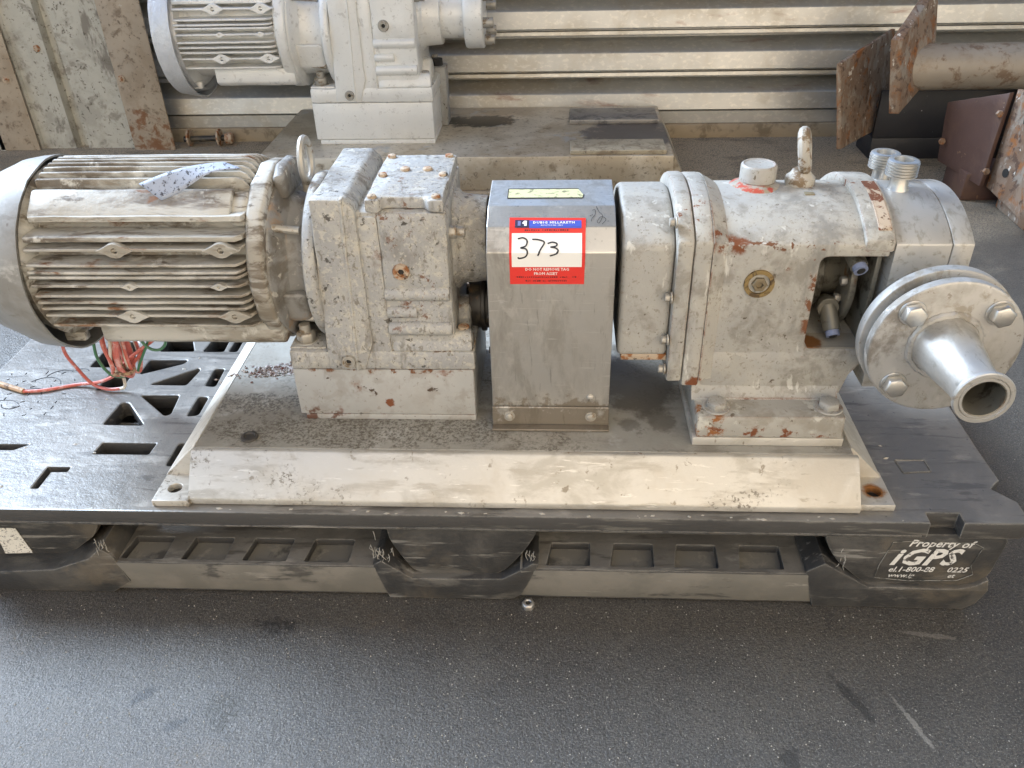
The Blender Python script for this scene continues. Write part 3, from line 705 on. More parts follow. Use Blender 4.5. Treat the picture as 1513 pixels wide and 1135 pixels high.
#@@SKID
# ---------------------------------------------------------------- gear unit and motor builders (used by both skids)
def gear_unit(par, pm_, bm_, silver=False):
    K = lambda o: o.__setattr__('parent', par) or o
    g = MB()
    g.box(-.204, .018, .113, .288, .271, .297)                        # foot flange
    g.box(-.106, -.004, .118, .266, .280, .470)                      # housing
    g.prism([(.113, .297), (.122, .318), (.135, .318), (.135, .290)], 'X', -.078, .016)   # sloped foot front
    hs = g.build("gear_unit", pm_, par, .004, 2, sub=.02, jit=.0013)
    def P(mb_, nm, m_, *a, **k): return mb_.build(nm, m_, hs, *a, **k)
    P(MB().prism([(-.157, .2725), (-.1495, .486), (-.113, .486), (-.1015, .474), (-.1005, .31), (-.113, .2715)], 'Y', .1105, .287), "end_housing", pm_, .0035, 2, sub=.02, jit=.0012)
    P(MB().prism([(-.124, .2725), (-.1165, .4875), (-.1130, .4875), (-.1205, .2725)], 'Y', .109, .12), "seam_rib", pm_, .0015, 2, sub=.02, jit=.0006)
    P(MB().prism([(-.1065, .272), (-.1065, .452), (-.100, .466), (-.079, .466), (-.079, .272)], 'Y', .1145, .13), "corner_rib", pm_, .004, 2, sub=.02, jit=.0012)
    P(MB().prism([(-.080, .378), (-.080, .469), (-.0045, .469), (-.0045, .378)], 'Y', .1150, .13), "upper_face", pm_, .004, 2, sub=.02, jit=.0012)
    for x1, z_, r_ in ((-.006, .3713, .0085), (-.045, .3477, .0075), (-.006, .3263, .0090)):
        P(MB().lathe([(0, r_), (x1 + .080, r_)], (-.080, .119, z_), 'X', 16), "cast_boss", pm_, .002, 2, sub=.02, jit=.0006)
    # cover plate with scalloped edges and bolts
    ol = [(-.0905, .113), (-.076, .113), (-.072, .123), (-.028, .123), (-.022, .113), (-.006, .113), (-.006, .150), (-.006, .262), (-.0905, .262)]
    cv = P(MB().prism(ol, 'Z', .4705, .4845), "gear_cover", pm_, .0025, 2, sub=.015, jit=.0014)
    for x, y in ((-.083, .121), (-.014, .121), (-.083, .188), (-.014, .188), (-.083, .252), (-.014, .252), (-.06, .206), (-.034, .206)):
        big = y == .206
        m_ = MB().cyl((x, y, .478), .0075 if not big else .0085, .0035, 'Z', 12)
        m_.hexa((x, y, .4815), .0055 if not big else .006, .0065, 'Z', random.random())
        P(m_, "cover_bolt", 'rustbolt' if not silver else pm_, .0006, 1)
    # plugs
    for x, y, z_, r_ in ((-.0586, .1150, .4005, .0085), (-.1316, .1105, .2854, .0075)):
        m_ = MB().lathe([(-.004, r_), (-.004, r_ * .55), (-.0012, r_ * .5), (-.0012, .0)], (x, y, z_), 'Y', 18, cap=False)
        m_.lathe([(.002, r_ * 1.15), (-.002, r_ * 1.15), (-.004, r_)], (x, y, z_), 'Y', 18, cap=False)
        P(m_, "oil_plug", 'rustbolt' if (z_ > .35 and not silver) else 'bolt')
        P(MB().cyl((x, y - .0013, z_), r_ * .42, .001, 'Y', 6), "plug_socket", 'hole')
    # foot bolts
    for x, y in ((-.187, .137), (.005, .134), (-.187, .265), (.005, .265)):
        m_ = MB().cyl((x, y, .2968), .0135, .0025, 'Z', 20)
        m_.hexa((x, y, .2993), .0118, .012, 'Z', .4)
        m_.cyl((x, y, .311), .0068, .010, 'Z', 14)
        P(m_, "foot_bolt", bm_ if x < -.1 else ('rustbolt' if not silver else bm_), .0008, 1)
    P(MB().box(-.006, .016, .124, .150, .296, .3005), "bolt_pad", pm_, .001)
    P(MB().box(-.2035, -.160, .120, .155, .296, .2985), "bolt_pad", pm_, .001)
    # output snout and lower boss
    P(MB().lathe([(-.006, .060), (0, .058), (.004, .053), (.034, .050)], (0, .20, .403), 'X', 40), "output_snout", pm_, .002, 2)
    P(MB().lathe([(-.006, .026), (.010, .0255), (.013, .022)], (-.002, .185, .307), 'X', 24), "lower_boss", pm_, .002, 2)
    m_ = MB().cyl((-.005, .128, .442), .0075, .010, 'X', 6)
    m_.cyl((.005, .128, .442), .0058, .009, 'X', 14)
    P(m_, "side_bolt", bm_, .0006, 1)
    # input flange and lifting eye
    P(MB().lathe([(-.0015, .094), (.0, .0975), (.008, .099), (.013, .097), (.014, .08)], (-.166, .20, .383), 'X', 56), "input_flange", pm_, .0015, 2)
    ring = [(-.1735, .205 + .0205 * math.cos(a), .4975 + .0245 * math.sin(a)) for a in [2 * PI * i / 28 for i in range(28)]]
    m_ = MB().tube(ring, .0042, 8, True)
    m_.cyl((-.1735, .205, .462), .0085, .012, 'Z', 14)
    P(m_, "lifting_eye", 'bolt')
    return hs

FZ = [.463, .4445, .434, .418, .410, .4045, .3945, .382, .3735, .365, .354, .337]
def motor(par, pm_, fm_, x0, x1, fan0, silver=False):
    cy, cz, rt_ = .20, .39, .111
    core = MB().lathe([(x0 - .012, .086), (x1 + .004, .086)], (0, cy, cz), 'X', 48)
    core.lathe([(x0 - .030, .060), (x0 - .022, .100), (x0 - .008, .1045), (x0 - .003, .100), (x0 + .004, .085)], (0, cy, cz), 'X', 40)
    hs = core.build("motor", pm_, par)
    def P(mb_, nm, m_, *a, **k): return mb_.build(nm, m_, hs, *a, **k)
    dx = x1 - x0
    def endx(z_): return max(0., (.39 - z_)) * .10
    for s_ in (1, -1):
        for i, z_ in enumerate(FZ):
            yt = math.sqrt(max(rt_ ** 2 - (z_ - cz) ** 2, 0))
            th = .0016 if i not in (0, 1) else .0030
            e = .010 if i != 0 else .003
            a, b = x0 + (.006 if i == 0 else 0), x1
            y_o = cy - s_ * yt
            y_i = cy - s_ * .070
            outl = [(a, y_i), (a, y_o + s_ * .002), (a + .001, y_o), (b - e, y_o), (b - e * .4, y_o + s_ * .006), (b, y_o + s_ * .018), (b, y_i)]
            P(MB().prism(outl, 'Z', z_ - th, z_ + th), "cooling_fin", pm_, .0007, 1, sub=.03, jit=.0006)
    # broad shoulder panel between the side fins and the top fins
    for s_ in (1, -1):
        pl = [(cy - s_ * .082, .465), (cy - s_ * .0555, .4865), (cy - s_ * .048, .484), (cy - s_ * .06, .45)]
        P(MB().prism(pl, 'X', x0 + .003, x1 - .016), "shoulder_panel", pm_, .003, 2, sub=.03, jit=.0008)
    P(MB().prism([(.124, .462), (.1435, .480), (.160, .480), (.16, .45), (.13, .445)], 'X', x1 - .022, x1 + .002), 'shoulder_lug', pm_, .008, 3, sub=.02, jit=.0012)
    # upright fins on top and below
    k = 0
    for y in (-.040, -.029, -.018, -.007, .004, .015, .026, .037, .048):
        zt = cz + math.sqrt(rt_ ** 2 - y * y)
        th = .0016
        e = .014
        P(MB().prism([(x0 + .001, cz + .075), (x0 + .001, zt - .002), (x0 + .003, zt), (x1 - e, zt), (x1 - e * .5, zt - .003), (x1, zt - .014), (x1, cz + .07)], 'Y', cy + y - th, cy + y + th), "top_fin", pm_, .0007, 1, sub=.03, jit=.0006)
    # mounting skirt below
    P(MB().prism([(.118, .333), (.118, .308), (.128, .300), (.275, .300), (.285, .333)], 'X', x0 + .045, x1 + .018), "motor_skirt", pm_, .003, 2, sub=.03, jit=.0008)
    # diamond bosses with holes on three of the fins
    for fx, z_, sc in ((.42, .434, 1), (.90, .434, 1), (.46, .3945, .5), (.87, .3945, .5), (.42, .354, .95), (.90, .354, .95)):
        x = x0 + dx * fx
        yt = cy - math.sqrt(rt_ ** 2 - (z_ - cz) ** 2)
        ol = [(-.021, 0), (-.0105, .0045), (-.0055, .0075), (0, .0088), (.0055, .0075), (.0105, .0045), (.021, 0), (.0105, -.0045), (.0055, -.0075), (0, -.0088), (-.0055, -.0075), (-.0105, -.0045)]
        ol = [(p[0] * sc, p[1] * sc) for p in ol]
        ho = arc((0, 0), .0034 * sc, 0, 2 * PI * 15 / 16, 15)
        me = holed(ol, [ho], .004, .0006)
        for v in me.vertices:
            a, b, c = v.co
            v.co = (x + a, yt + .0022 - c, z_ + b)
        me.flip_normals() if False else None
        o_ = link("fin_boss", me, pm_, hs)
        P(MB().cyl((x, yt + .0052, z_), .0045 * sc, .001, 'Y', 12), "boss_hole", 'hole')
    # shield at the gear end, adapter, tie rod
    bm_ = 'bell' if not silver else pm_
    P(MB().lathe([(x1 - .001, .080), (x1 - .001, .1035), (x1 + .003, .107), (x1 + .017, .107), (x1 + .020, .104), (x1 + .021, .094)], (0, cy, cz), 'X', 16), "end_shield", pm_, .0015, 2, sub=.03, jit=.0014)
    P(MB().lathe([(x1 + .019, .100), (x1 + .023, .099), (x1 + .027, .086), (x1 + .034, .074), (x1 + .046, .070), (-.172, .074), (-.164, .090)], (0, cy, .386), 'X', 40), "adapter_bell", bm_, .0012, 2, sub=.025, jit=.0026)
    P(MB().prism([(cy - .030, .462), (cy - .034, .492), (cy - .010, .500), (cy + .03, .496), (cy + .034, .46)], 'X', x1 + .020, x1 + .036), "adapter_lug", bm_, .006, 3, sub=.02, jit=.002)
    P(MB().prism([(cy - .086, .372), (cy - .072, .330), (cy - .04, .312), (cy + .04, .312), (cy + .07, .34)], 'X', x1 + .022, -.172), "adapter_lobe", bm_, .008, 3, sub=.02, jit=.002)
    for a in (50, 130, 200, 250, 335):
        c_, s_ = math.cos(R(a)), math.sin(R(a))
        P(MB().tube([(x1 + .02, cy - .086 * s_ * 1.0, cz + .086 * c_), (-.172, cy - .086 * s_, cz - .004 + .086 * c_)], .0045, 10), "tie_bolt", 'bolt')
    # fan cover with open rim
    fl = fan0
    n_ = [(fl, .030), (fl + .002, .052), (fl + .010, .070), (fl + .026, .085), (fl + .045, .096), (fl + .068, .1055), (x0 - .040, .1130), (x0 - .020, .1165), (x0 - .008, .1176), (x0 - .004, .1178), (x0 - .004, .1155), (x0 - .030, .1115), (fl + .06, .095)]
    P(MB().lathe(n_, (0, cy, cz - .005), 'X', 64), "fan_cover", fm_, 0, sub=.05, jit=.0009)
    for a in (15, 75, 150, 225, 290):
        c_, s_ = math.cos(R(a)), math.sin(R(a))
        P(MB().box(x0 - .02, x0 + .006, cy - .100 * s_ - .006, cy - .100 * s_ + .006, cz - .006 + .100 * c_ - .006, cz - .006 + .100 * c_ + .006), "cover_lug", pm_, .002)
    return hs

# ---------------------------------------------------------------- the pump skid
sk = thing("pump_skid", (.07, .2, .142), "dirty grey pump skid with motor, gearbox and a red numbered sticker on its guard", "pump")
root = bpy.data.objects.new("skid_frame", None)
bpy.data.objects.remove(root)
class Proxy: pass
def skid_kid(o): return kid(o, sk)
# base plate: shell with ramps, open corners with feet
bo = MB().prism([(.0570, .1505), (.0570, .195), (.42, .195), (.42, .1505)], 'X', -.3215, .4600).build("base_plate", 'platetop', None, .0008, 1)
skid_kid(bo)
skid_kid(MB().prism([(.012, .1435), (.012, .152), (.050, .1952), (.0570, .1952), (.0570, .1435)], 'X', -.3240, .4650).build("front_ramp", 'plate', None, .0018, 2))
skid_kid(MB().prism([(-.3685, .1435), (-.3685, .1500), (-.3235, .1952), (-.3215, .1952), (-.3215, .1435)], 'Y', .0575, .42).build("side_ramp", 'plate', None, .0014, 2))
skid_kid(MB().prism([(.4600, .1952), (.462, .1952), (.5035, .152), (.5035, .1435), (.4600, .1435)], 'Y', .068, .42).build("side_ramp", 'plate', None, .0014, 2))
def foot(xa, xb, y0, hx):
    ho = arc((hx, y0 + .0235), .0085, 0, 2 * PI * 23 / 24, 23)
    me = holed([(xa, y0), (xb, y0), (xb, y0 + .060), (xa, y0 + .060)], [ho], .0045, .0008)
    for v in me.vertices: v.co.z += .1470
    skid_kid(link("plate_foot", me, 'plate', None))
    skid_kid(MB().cyl((hx, y0 + .0235, .1424), .0086, .0005, 'Z', 20).build("foot_hole", 'hole', None))
foot(-.3665, -.322, .0085, -.3465)
foot(.4640, .5050, .0185, .4870)
pg = MB().lathe([(.0005, .0105), (.003, .010), (.0035, .007), (.0015, .006), (.0015, 0)], (-.2595, .0763, .195), 'Z', 22, cap=False)
skid_kid(pg.build("plate_plug", mat("dark rubber plug", (.05, .045, .04), .6), None))
# block below the gear unit
b_ = MB().box(-.204, .016, .1150, .288, .2045, .2705).box(-.1985, .016, .1165, .288, .195, .2035)
skid_kid(b_.build("mounting_block", 'block', None, .0016, 2))
tmp = bpy.data.objects.new("gear_tmp", None); S.collection.objects.link(tmp)
gu = gear_unit(None, 'gear', 'bolt')
skid_kid(gu)
mo = motor(None, 'motor', 'fan', -.473, -.2255, -.598)
skid_kid(mo)
bpy.data.objects.remove(tmp)
# loose flaked rust lying beside the block
fk = MB()
for i in range(420):
    x = -.262 + random.gauss(0, .026)
    y = .232 + (x + .262) * .25 + random.gauss(0, .0085)
    if x > -.207: x = -.207 - random.random() * .02
    s_ = random.uniform(.0012, .0042); a = random.uniform(0, 6.3); t_ = random.uniform(.0005, .003)
    q = [(x + s_ * math.cos(a + k * 1.57) * (1 if k % 2 else .6), y + s_ * math.sin(a + k * 1.57) * .7, .1952 + random.random() * .001) for k in range(4)] + [(x + .001, y, .1955 + t_)]
    fk.add(q, [(0, 1, 4), (1, 2, 4), (2, 3, 4), (3, 0, 4)])
o = fk.build("rust_flakes", mat("loose rust flakes", (.20, .15, .13), .8, 0, [dict(m=('n', 120, .48, .54), c=(.50, .47, .46)), dict(m=('n', 80, .55, .62, (1, 1, 1), (4, 4, 4)), c=(.12, .035, .02))]), None, smooth=False)
o['kind'] = 'stuff'
skid_kid(o)
# ---- coupling guard
GP = [(.109, .205), (.109, .426), (.130, .447), (.160, .4595), (.230, .4635), (.262, .447), (.283, .426), (.283, .205)]
gi = [(.111, .205), (.111, .4252), (.1312, .4453), (.1604, .4575), (.2297, .4614), (.2608, .4455), (.281, .4252), (.281, .205)]
gm = MB()
gm.prism(GP + gi[::-1], 'X', .0375, .1785)
gd = skid_kid(gm.build("coupling_guard", 'guard', None, .0012, 2, smooth=False, ang=15))
gk = lambda m_, nm, mt, *a, **k: m_.build(nm, mt, gd, *a, **k)
def gk(m_, nm, mt, *a, **k):
    o = m_.build(nm, mt, None, *a, **k)
    o.parent = gd
    o.matrix_parent_inverse = (sk.matrix_world).inverted() @ Matrix.Identity(4)
    o.matrix_parent_inverse = Matrix.Identity(4)
    return o
gk(MB().box(.0370, .1790, .1055, .1085, .1965, .2235), "guard_strip", 'guard', .0008, 1)
gk(MB().box(.0370, .1790, .094, .1050, .1955, .1985), "guard_foot", 'guard', .0006, 1)
for x in (.058, .157):
    m_ = MB().cyl((x, .1055, .2105), .0068, -.0012, 'Y', 18)
    m_.lathe([(-.0012, .0052), (-.0035, .0045), (-.0045, .002)], (x, .1055, .2105), 'Y', 14)
    gk(m_, "guard_bolt", 'bolt')
gk(MB().lathe([(0, .0048), (-.0016, .0044), (-.0024, .002)], (.1555, .109, .2355), 'Y', 14), "guard_rivet", 'guard')
gk(MB().lathe([(0, .075), (.120, .075)], (.048, .198, .36), 'X', 32), "coupling", 'dark', .002)
for z_ in (.345, .30):
    gk(MB().cyl((.0360, .1135, z_), .004, .003, 'X', 10), "guard_rivet", 'hole')

# flat print wrapped on the guard face: v measured down the face from the top bend
gpath = [Vector(q) for q in (GP[3], GP[2], GP[1], (.109, .30))]
def wrap(u, v, off):
    d = v
    for i in range(3):
        L = (gpath[i + 1] - gpath[i]).length
        if d <= L or i == 2:
            t = (gpath[i + 1] - gpath[i]) / L
            p = gpath[i] + t * d
            nrm = Vector((t.y, -t.x))
            if nrm.x > 0 and nrm.y < 0: nrm = -nrm
            if nrm.x > 0: nrm = -nrm
            p = p + nrm * off
            return (u, p.x, p.y)
        d -= L
def wrapped(geo, off):
    """split long faces at the bends by cutting the flat geometry finely, then wrap"""
    vs_, fs = geo
    bm = bmesh.new()
    vv = [bm.verts.new(q) for q in vs_]
    for f in fs:
        try: bm.faces.new([vv[i] for i in f])
        except ValueError: pass
    d = 0
    for i in range(2):
        d += (gpath[i + 1] - gpath[i]).length
        bmesh.ops.bisect_plane(bm, geom=bm.verts[:] + bm.edges[:] + bm.faces[:], plane_co=(0, d, 0), plane_no=(0, 1, 0))
    bm.verts.index_update()
    out = MB()
    out.add([wrap(v.co.x, v.co.y, off) for v in bm.verts], [tuple(v.index for v in f.verts) for f in bm.faces])
    bm.free()
    return out
L1 = (gpath[1] - gpath[0]).length
V0 = L1 - .0135
UX0, UX1, VH = .0625, .1458, .0808
def rect(u0, u1, v0, v1): return ([(u0, v0, 0), (u1, v0, 0), (u1, v1, 0), (u0, v1, 0)], [(0, 1, 2, 3)])
sticker = skid_kid(wrapped(([(UX0, V0, 0), (UX1, V0 + .001, 0), (UX1 - .0012, V0 + VH, 0), (UX0 + .0006, V0 + VH, 0)], [(0, 1, 2, 3)]), .0006).build("auction_sticker", 'red', None, smooth=False))
def st(geo, nm, mt, off):
    o = wrapped(geo, off).build(nm, mt, None, smooth=False)
    o.parent = sticker
    return o
st(rect(UX0 + .0030, UX1 - .0042, V0 + .0212, V0 + .0598), "number_field", 'white', .0009)
st(rect(UX0 + .0062, UX0 + .0215, V0 + .0040, V0 + .0150), "logo_square", 'navy', .0009)
st(rect(UX0 + .0217, UX1 - .0048, V0 + .0048, V0 + .0155), "title_band", 'blue', .0009)
u0, v0 = UX0 + .0062, V0 + .0040
st(([(u0 + .0030, v0 + .002, 0), (u0 + .0062, v0 + .002, 0), (u0 + .0062, v0 + .009, 0), (u0 + .0030, v0 + .009, 0)], [(0, 1, 2, 3)]), "logo_stem", 'logoblue', .0012)
st(([(u0 + .0128, v0 + .0015, 0), (u0 + .0128, v0 + .0092, 0), (u0 + .0100, v0 + .0092, 0), (u0 + .0100, v0 + .0068, 0), (u0 + .0076, v0 + .0053, 0), (u0 + .0100, v0 + .0015, 0)], [(0, 1, 2, 3, 4, 5)]), "logo_wing", 'white', .0012)
def txt(body, size, u, v, mt, nm, bold=0., sp=1., off=.0012):
    vs_, fs = text_geo(body, size, 0, bold, sp, 1)
    st(([(u + q[0], v - q[1], 0) for q in vs_], fs), nm, mt, off)
txt("DUBIG HILLARETH", .0046, UX0 + .0258, V0 + .0098, 'white', "title_lettering", .00012, 1.22)
txt("AUCTIONS INC", .0026, UX0 + .0345, V0 + .0132, 'white', "title_lettering", .00004, 1.4)
txt("DO NOT REMOVE TAG", .0046, UX0 + .0175, V0 + .0640, 'white', "notice_lettering", .00006, 1.0)
txt("FROM ASSET", .0046, UX0 + .0270, V0 + .0692, 'white', "notice_lettering", .00006, 1.0)
# rows of print too small to read, as short ink strokes
for v_, ua, ub, n_ in ((V0 + .0182, .017, .070, 22), (V0 + .0722, .006, .074, 30), (V0 + .0768, .018, .064, 22)):
    gv, gf = [], []
    for i in range(n_):
        u_ = UX0 + ua + (ub - ua) * i / n_
        w_ = random.uniform(.0006, .0016); h_ = random.uniform(.0006, .0013)
        if random.random() < .15: continue
        k = len(gv)
        gv += [(u_, v_ - h_, 0), (u_ + w_, v_ - h_, 0), (u_ + w_, v_ + .0004, 0), (u_, v_ + .0004, 0)]
        gf.append((k, k + 1, k + 2, k + 3))
    st((gv, gf), "fine_print", 'ink', .0012)
# hand written 373 on the white field
def hw(pts): 
    fx = lambda x: UX0 + .0030 + (x - 320) / 915 * (UX1 - UX0 - .0072)
    fy = lambda y: V0 + .0212 + (y - 380) / 420 * .0386
    return ribbon([(fx(x), fy(y)) for x, y in pts], .0017, 6)
gv, gf = [], []
for pts in ([(400, 452), (470, 440), (520, 475), (505, 540), (438, 566), (500, 575), (526, 620), (495, 668), (420, 688), (402, 672)], [(588, 460), (660, 462), (745, 495), (700, 580), (660, 655)], [(788, 512), (850, 495), (908, 512), (895, 545), (828, 556), (890, 566), (926, 600), (895, 632), (818, 655)]):
    a, b = hw(pts)
    k = len(gv); gv += a; gf += [tuple(i + k for i in f) for f in b]
st((gv, gf), "handwritten_number", 'ink', .0013)
# pen scribble on the guard beside the sticker, faded strip label on its top
gv, gf = [], []
sx = lambda x: .0625 + (x - 752) * .000731
sv = lambda y: (y - 304) / 31 * L1
for pts in ([(876, 312), (880, 311), (880, 318), (875, 324), (874, 328)], [(882, 306), (886, 314), (891, 320), (886, 330), (883, 328), (889, 321), (896, 325), (890, 332)], [(872, 320), (877, 318)]):
    a, b = ribbon([(sx(x), sv(y)) for x, y in pts], .0007, 5)
    k = len(gv); gv += a; gf += [tuple(i + k for i in f) for f in b]
o = wrapped((gv, gf), .0005).build("pen_scribble", 'marker', None, smooth=False); o.parent = gd
def topz(y, off): return .4595 + (y - .160) * (.004 / .070) + off
lb = MB()
ol = [(.0585, .1785), (.143, .1785), (.1445, .187), (.139, .203), (.0585, .203)]
lb.add([(x, y, topz(y, .0005)) for x, y in ol], [(0, 1, 2, 3, 4)])
o = lb.build("strip_label", 'yellow', None, smooth=False); o.parent = gd
lb = MB()
for a, b in zip(ol, ol[1:] + ol[:1]):
    lb.tube([(a[0], a[1], topz(a[1], .0006)), (b[0], b[1], topz(b[1], .0006))], .0005, 4)
o = lb.build("label_border", 'ink', None, smooth=False); o.parent = gd
# shaft stubs either side of the guard
skid_kid(MB().lathe([(0, .030), (.03, .030)], (.008, .20, .315), 'X', 24).lathe([(0, .034), (.006, .034)], (.022, .20, .315), 'X', 24).build("gear_shaft", 'dark', None, .001))
skid_kid(MB().lathe([(0, .034), (.04, .034)], (.160, .20, .38), 'X', 24).build("pump_shaft", 'dark', None, .001))
#@@PUMP
# ---- pump bracket
YC, ZC, RD = .205, .311, .150
def boolean_cut(o, cutter):
    md = o.modifiers.new("cut", 'BOOLEAN'); md.operation = 'DIFFERENCE'; md.solver = 'EXACT'; md.object = cutter
    bv = o.modifiers.new("bev", 'BEVEL'); bv.width = .0020; bv.segments = 2; bv.limit_method = 'ANGLE'; bv.angle_limit = R(30)
    dg = bpy.context.evaluated_depsgraph_get()
    me = bpy.data.meshes.new_from_object(o.evaluated_get(dg))
    o.modifiers.clear()
    o.data = me
    me.shade_smooth()
    me.set_sharp_from_angle(angle=R(34))
    bpy.data.objects.remove(cutter)
pb = skid_kid(MB().prism(dome(.115, .295, .240, RD, YC, ZC), 'X', .285, .4700).build("pump_bracket", 'pump', None))
cut = MB().prism(rpoly([(.3985, .302), (.3985, .4175), (.48, .4175), (.48, .302)], .010, 4), 'Y', .09, .270).build("cutter", 'pump', None)
boolean_cut(pb, cut)
cut = MB().prism([(.480, .285), (.4705, .290), (.4560, .268), (.4480, .235), (.480, .235)], 'Y', .09, .32).build("cutter", 'pump', None)
boolean_cut(pb, cut)
def pk(m_, nm, mt, *a, **k):
    o = m_.build(nm, mt, None, *a, **k)
    o.parent = pb
    return o
pk(MB().prism([(.115, .300), (.115, .262), (.119, .252), (.128, .246), (.142, .240), (.30, .240), (.30, .30)], 'X', .274, .4470), "bracket_neck", 'pump', .003, 2, sub=.02, jit=.0005)
pk(MB().prism([(.1175, .262), (.1150, .251), (.1120, .2435), (.1075, .2392), (.1050, .2372), (.14, .2368), (.14, .262)], 'X', .2760, .4465), "foot_fillet", 'pump', 0, sub=.02, jit=.0004)
pk(MB().box(.2785, .4475, .070, .340, .2075, .2375), "bracket_foot", mat("rust chipped foot paint", (.37, .35, .31), .5, 0, [dict(m=('n', 20, .48, .64), c=(.28, .255, .21)), dict(m=('n', 30, .56, .64, (1, 1, 1), (3, 1, 1)), c=(.50, .48, .42)), dict(m=('n', 100, .60, .66), c=(.14, .11, .08)), dict(m=('x', ('n', 45, .53, .58, (1, 1, 1), (2, 2, 8)), ('blob', (.36, .07, .209), .07, .9, 40, (.6, 1, 4.0))), c=RUST, r=.85), dict(m=('x', ('n', 50, .50, .55, (1, 1, 1), (7, 2, 8)), ('blob', (.292, .075, .225), .022, .8, 60)), c=RUST2, r=.85), dict(m=('edge', .004, 40, .46, .54), c=RUST, r=.8)], [(70, (1, 1, 1), .0009)]), .0022, 2, sub=.02, jit=.0006)
pk(MB().box(.2755, .4505, .0705, .340, .1952, .2070), "foot_shim", 'plate', .0012, 2)
# large ring at the drive end: two steps and a chamfer down to the body
r1 = dome(.106, .304, .262, .163, YC, .309)
pk(MB().prism(r1, 'X', .2435, .2610), "drive_ring", 'pump', .003, 2, sub=.02, jit=.0004)
pk(MB().prism(dome(.107, .303, .255, .162, YC, .309), 'X', .2620, .2815), "drive_ring", 'pump', .0025, 2, sub=.02, jit=.0004)
ra = dome(.107, .303, .262, .162, YC, .309); rb = dome(.1155, .2945, .262, .1502, YC, ZC)
n_ = len(ra)
ch = MB().add([(.2815, y, z_) for y, z_ in ra] + [(.2985, y, z_) for y, z_ in rb], [(i, (i + 1) % n_, n_ + (i + 1) % n_, n_ + i) for i in range(n_)] + [tuple(range(n_)), tuple(range(2 * n_ - 1, n_ - 1, -1))])
pk(ch, "ring_chamfer", 'pump')
for z_, y in ((.455, .118), (.372, .104), (.318, .104), (.276, .108)):
    m_ = MB().hexa((.2400, y + .004, z_), .0052, -.006, 'X', .3)
    m_.cyl((.2425, y + .004, z_), .0068, -.0022, 'X', 12)
    pk(m_, "ring_bolt", 'bolt', .0006, 1)
# gear cover at the drive end
cvp = dome(.1155, .2945, .291, .148, YC, .312)
cvr = rpoly(cvp[:2], .0, 1) if False else cvp
pk(MB().prism(cvr, 'X', .1850, .2430), "drive_cover", 'pump', .0065, 4, sub=.02, jit=.0004)
pk(MB().box(.190, .243, .116, .292, .2855, .2935), "cover_gasket", 'rustbolt', .001)
pk(MB().box(.224, .236, .122, .135, .283, .288).box(.200, .210, .120, .130, .284, .288), "cover_lug", 'rustbolt', .001)
# pad band at the head end, with a raised white weld edge
def band(x0, x1, r, yc, zc, y0, y1, th):
    ys = [y0 + (y1 - y0) * i / 16 for i in range(17)]
    A = [(y, zc + math.sqrt(r * r - (y - yc) ** 2)) for y in ys]
    B = [(y, zc + math.sqrt((r - th) ** 2 - (y - yc) ** 2)) for y in ys]
    return MB().prism(A + B[::-1], 'X', x0, x1)
pk(band(.4420, .4735, .1580, .210, .3105, .1140, .315, .010), "end_ring", 'pump', .0025, 2, sub=.02, jit=.0005)
pk(band(.4560, .4705, .1590, .210, .3105, .1250, .205, .02), "bare_pad", 'rustpad', .0008, 1, sub=.012, jit=.0004)
# oil filler cap, red sealant, lifting eye
xo, yo = .3450, .224
pk(MB().lathe([(-.003, .031), (-.0005, .0285), (.001, .0255), (.0035, .018)], (xo - .003, yo - .006, .4605), 'Z', 24), "cap_sealant", 'redpaint', 0, sub=.006, jit=.0012)
pk(MB().lathe([(0, .0165), (.003, .0165), (.0035, .0205), (.021, .0205), (.023, .018), (.0215, .016), (.0215, 0)], (xo, yo, .4610), 'Z', 28, cap=False), "filler_cap", 'pump', .0006, 1)
xe, ye = .3930, .222
m_ = MB().lathe([(0, .0165), (.003, .0170), (.008, .0165), (.012, .012), (.017, .0095)], (xe, ye, .4605), 'Z', 24)
ring = [(xe + .285 * .0165 * math.cos(a) - .004 * math.sin(a), ye + .958 * .0165 * math.cos(a), .4985 + .0205 * math.sin(a)) for a in [2 * PI * i / 28 for i in range(28)]]
m_.tube(ring, .0068, 10, True)
pk(m_, "lifting_eye", mat("flaking grey lifting eye", (.40, .37, .32), .55, .1, [dict(m=('n', 60, .5, .58), c=(.19, .13, .075)), dict(m=('n', 40, .6, .66), c=(.52, .5, .46))], [(120, (1, 1, 1), .0006)]))
pk(MB().box(.391, .402, .186, .194, .459, .4612), "small_pad", mat("dark stained pad", (.19, .16, .10), .6), .001)
# oil sight plug
m_ = MB().lathe([(.003, .0170), (-.0025, .0165), (-.0025, .0120), (.0005, .0115), (.0005, .0085)], (.3365, .115, .3860), 'Y', 26, cap=False)
pk(m_, "sight_ring", 'brass')
m_ = MB().lathe([(.001, .0085), (-.004, .0085), (-.005, .0075), (-.005, .0042), (-.002, .004), (-.002, 0)], (.3365, .115, .3860), 'Y', 6, cap=False)
pk(m_, "sight_plug", mat("dull plug steel", (.24, .19, .12), .45, .6))
# foot bolts
for x, y in ((.3025, .0890), (.4320, .0900), (.3069, .31), (.4345, .31)):
    m_ = MB().cyl((x, y, .2372), .0165, .0022, 'Z', 24)
    m_.hexa((x, y, .2394), .0125, .0085, 'Z', .2)
    pk(m_, "foot_bolt", 'pump', .0008, 1)
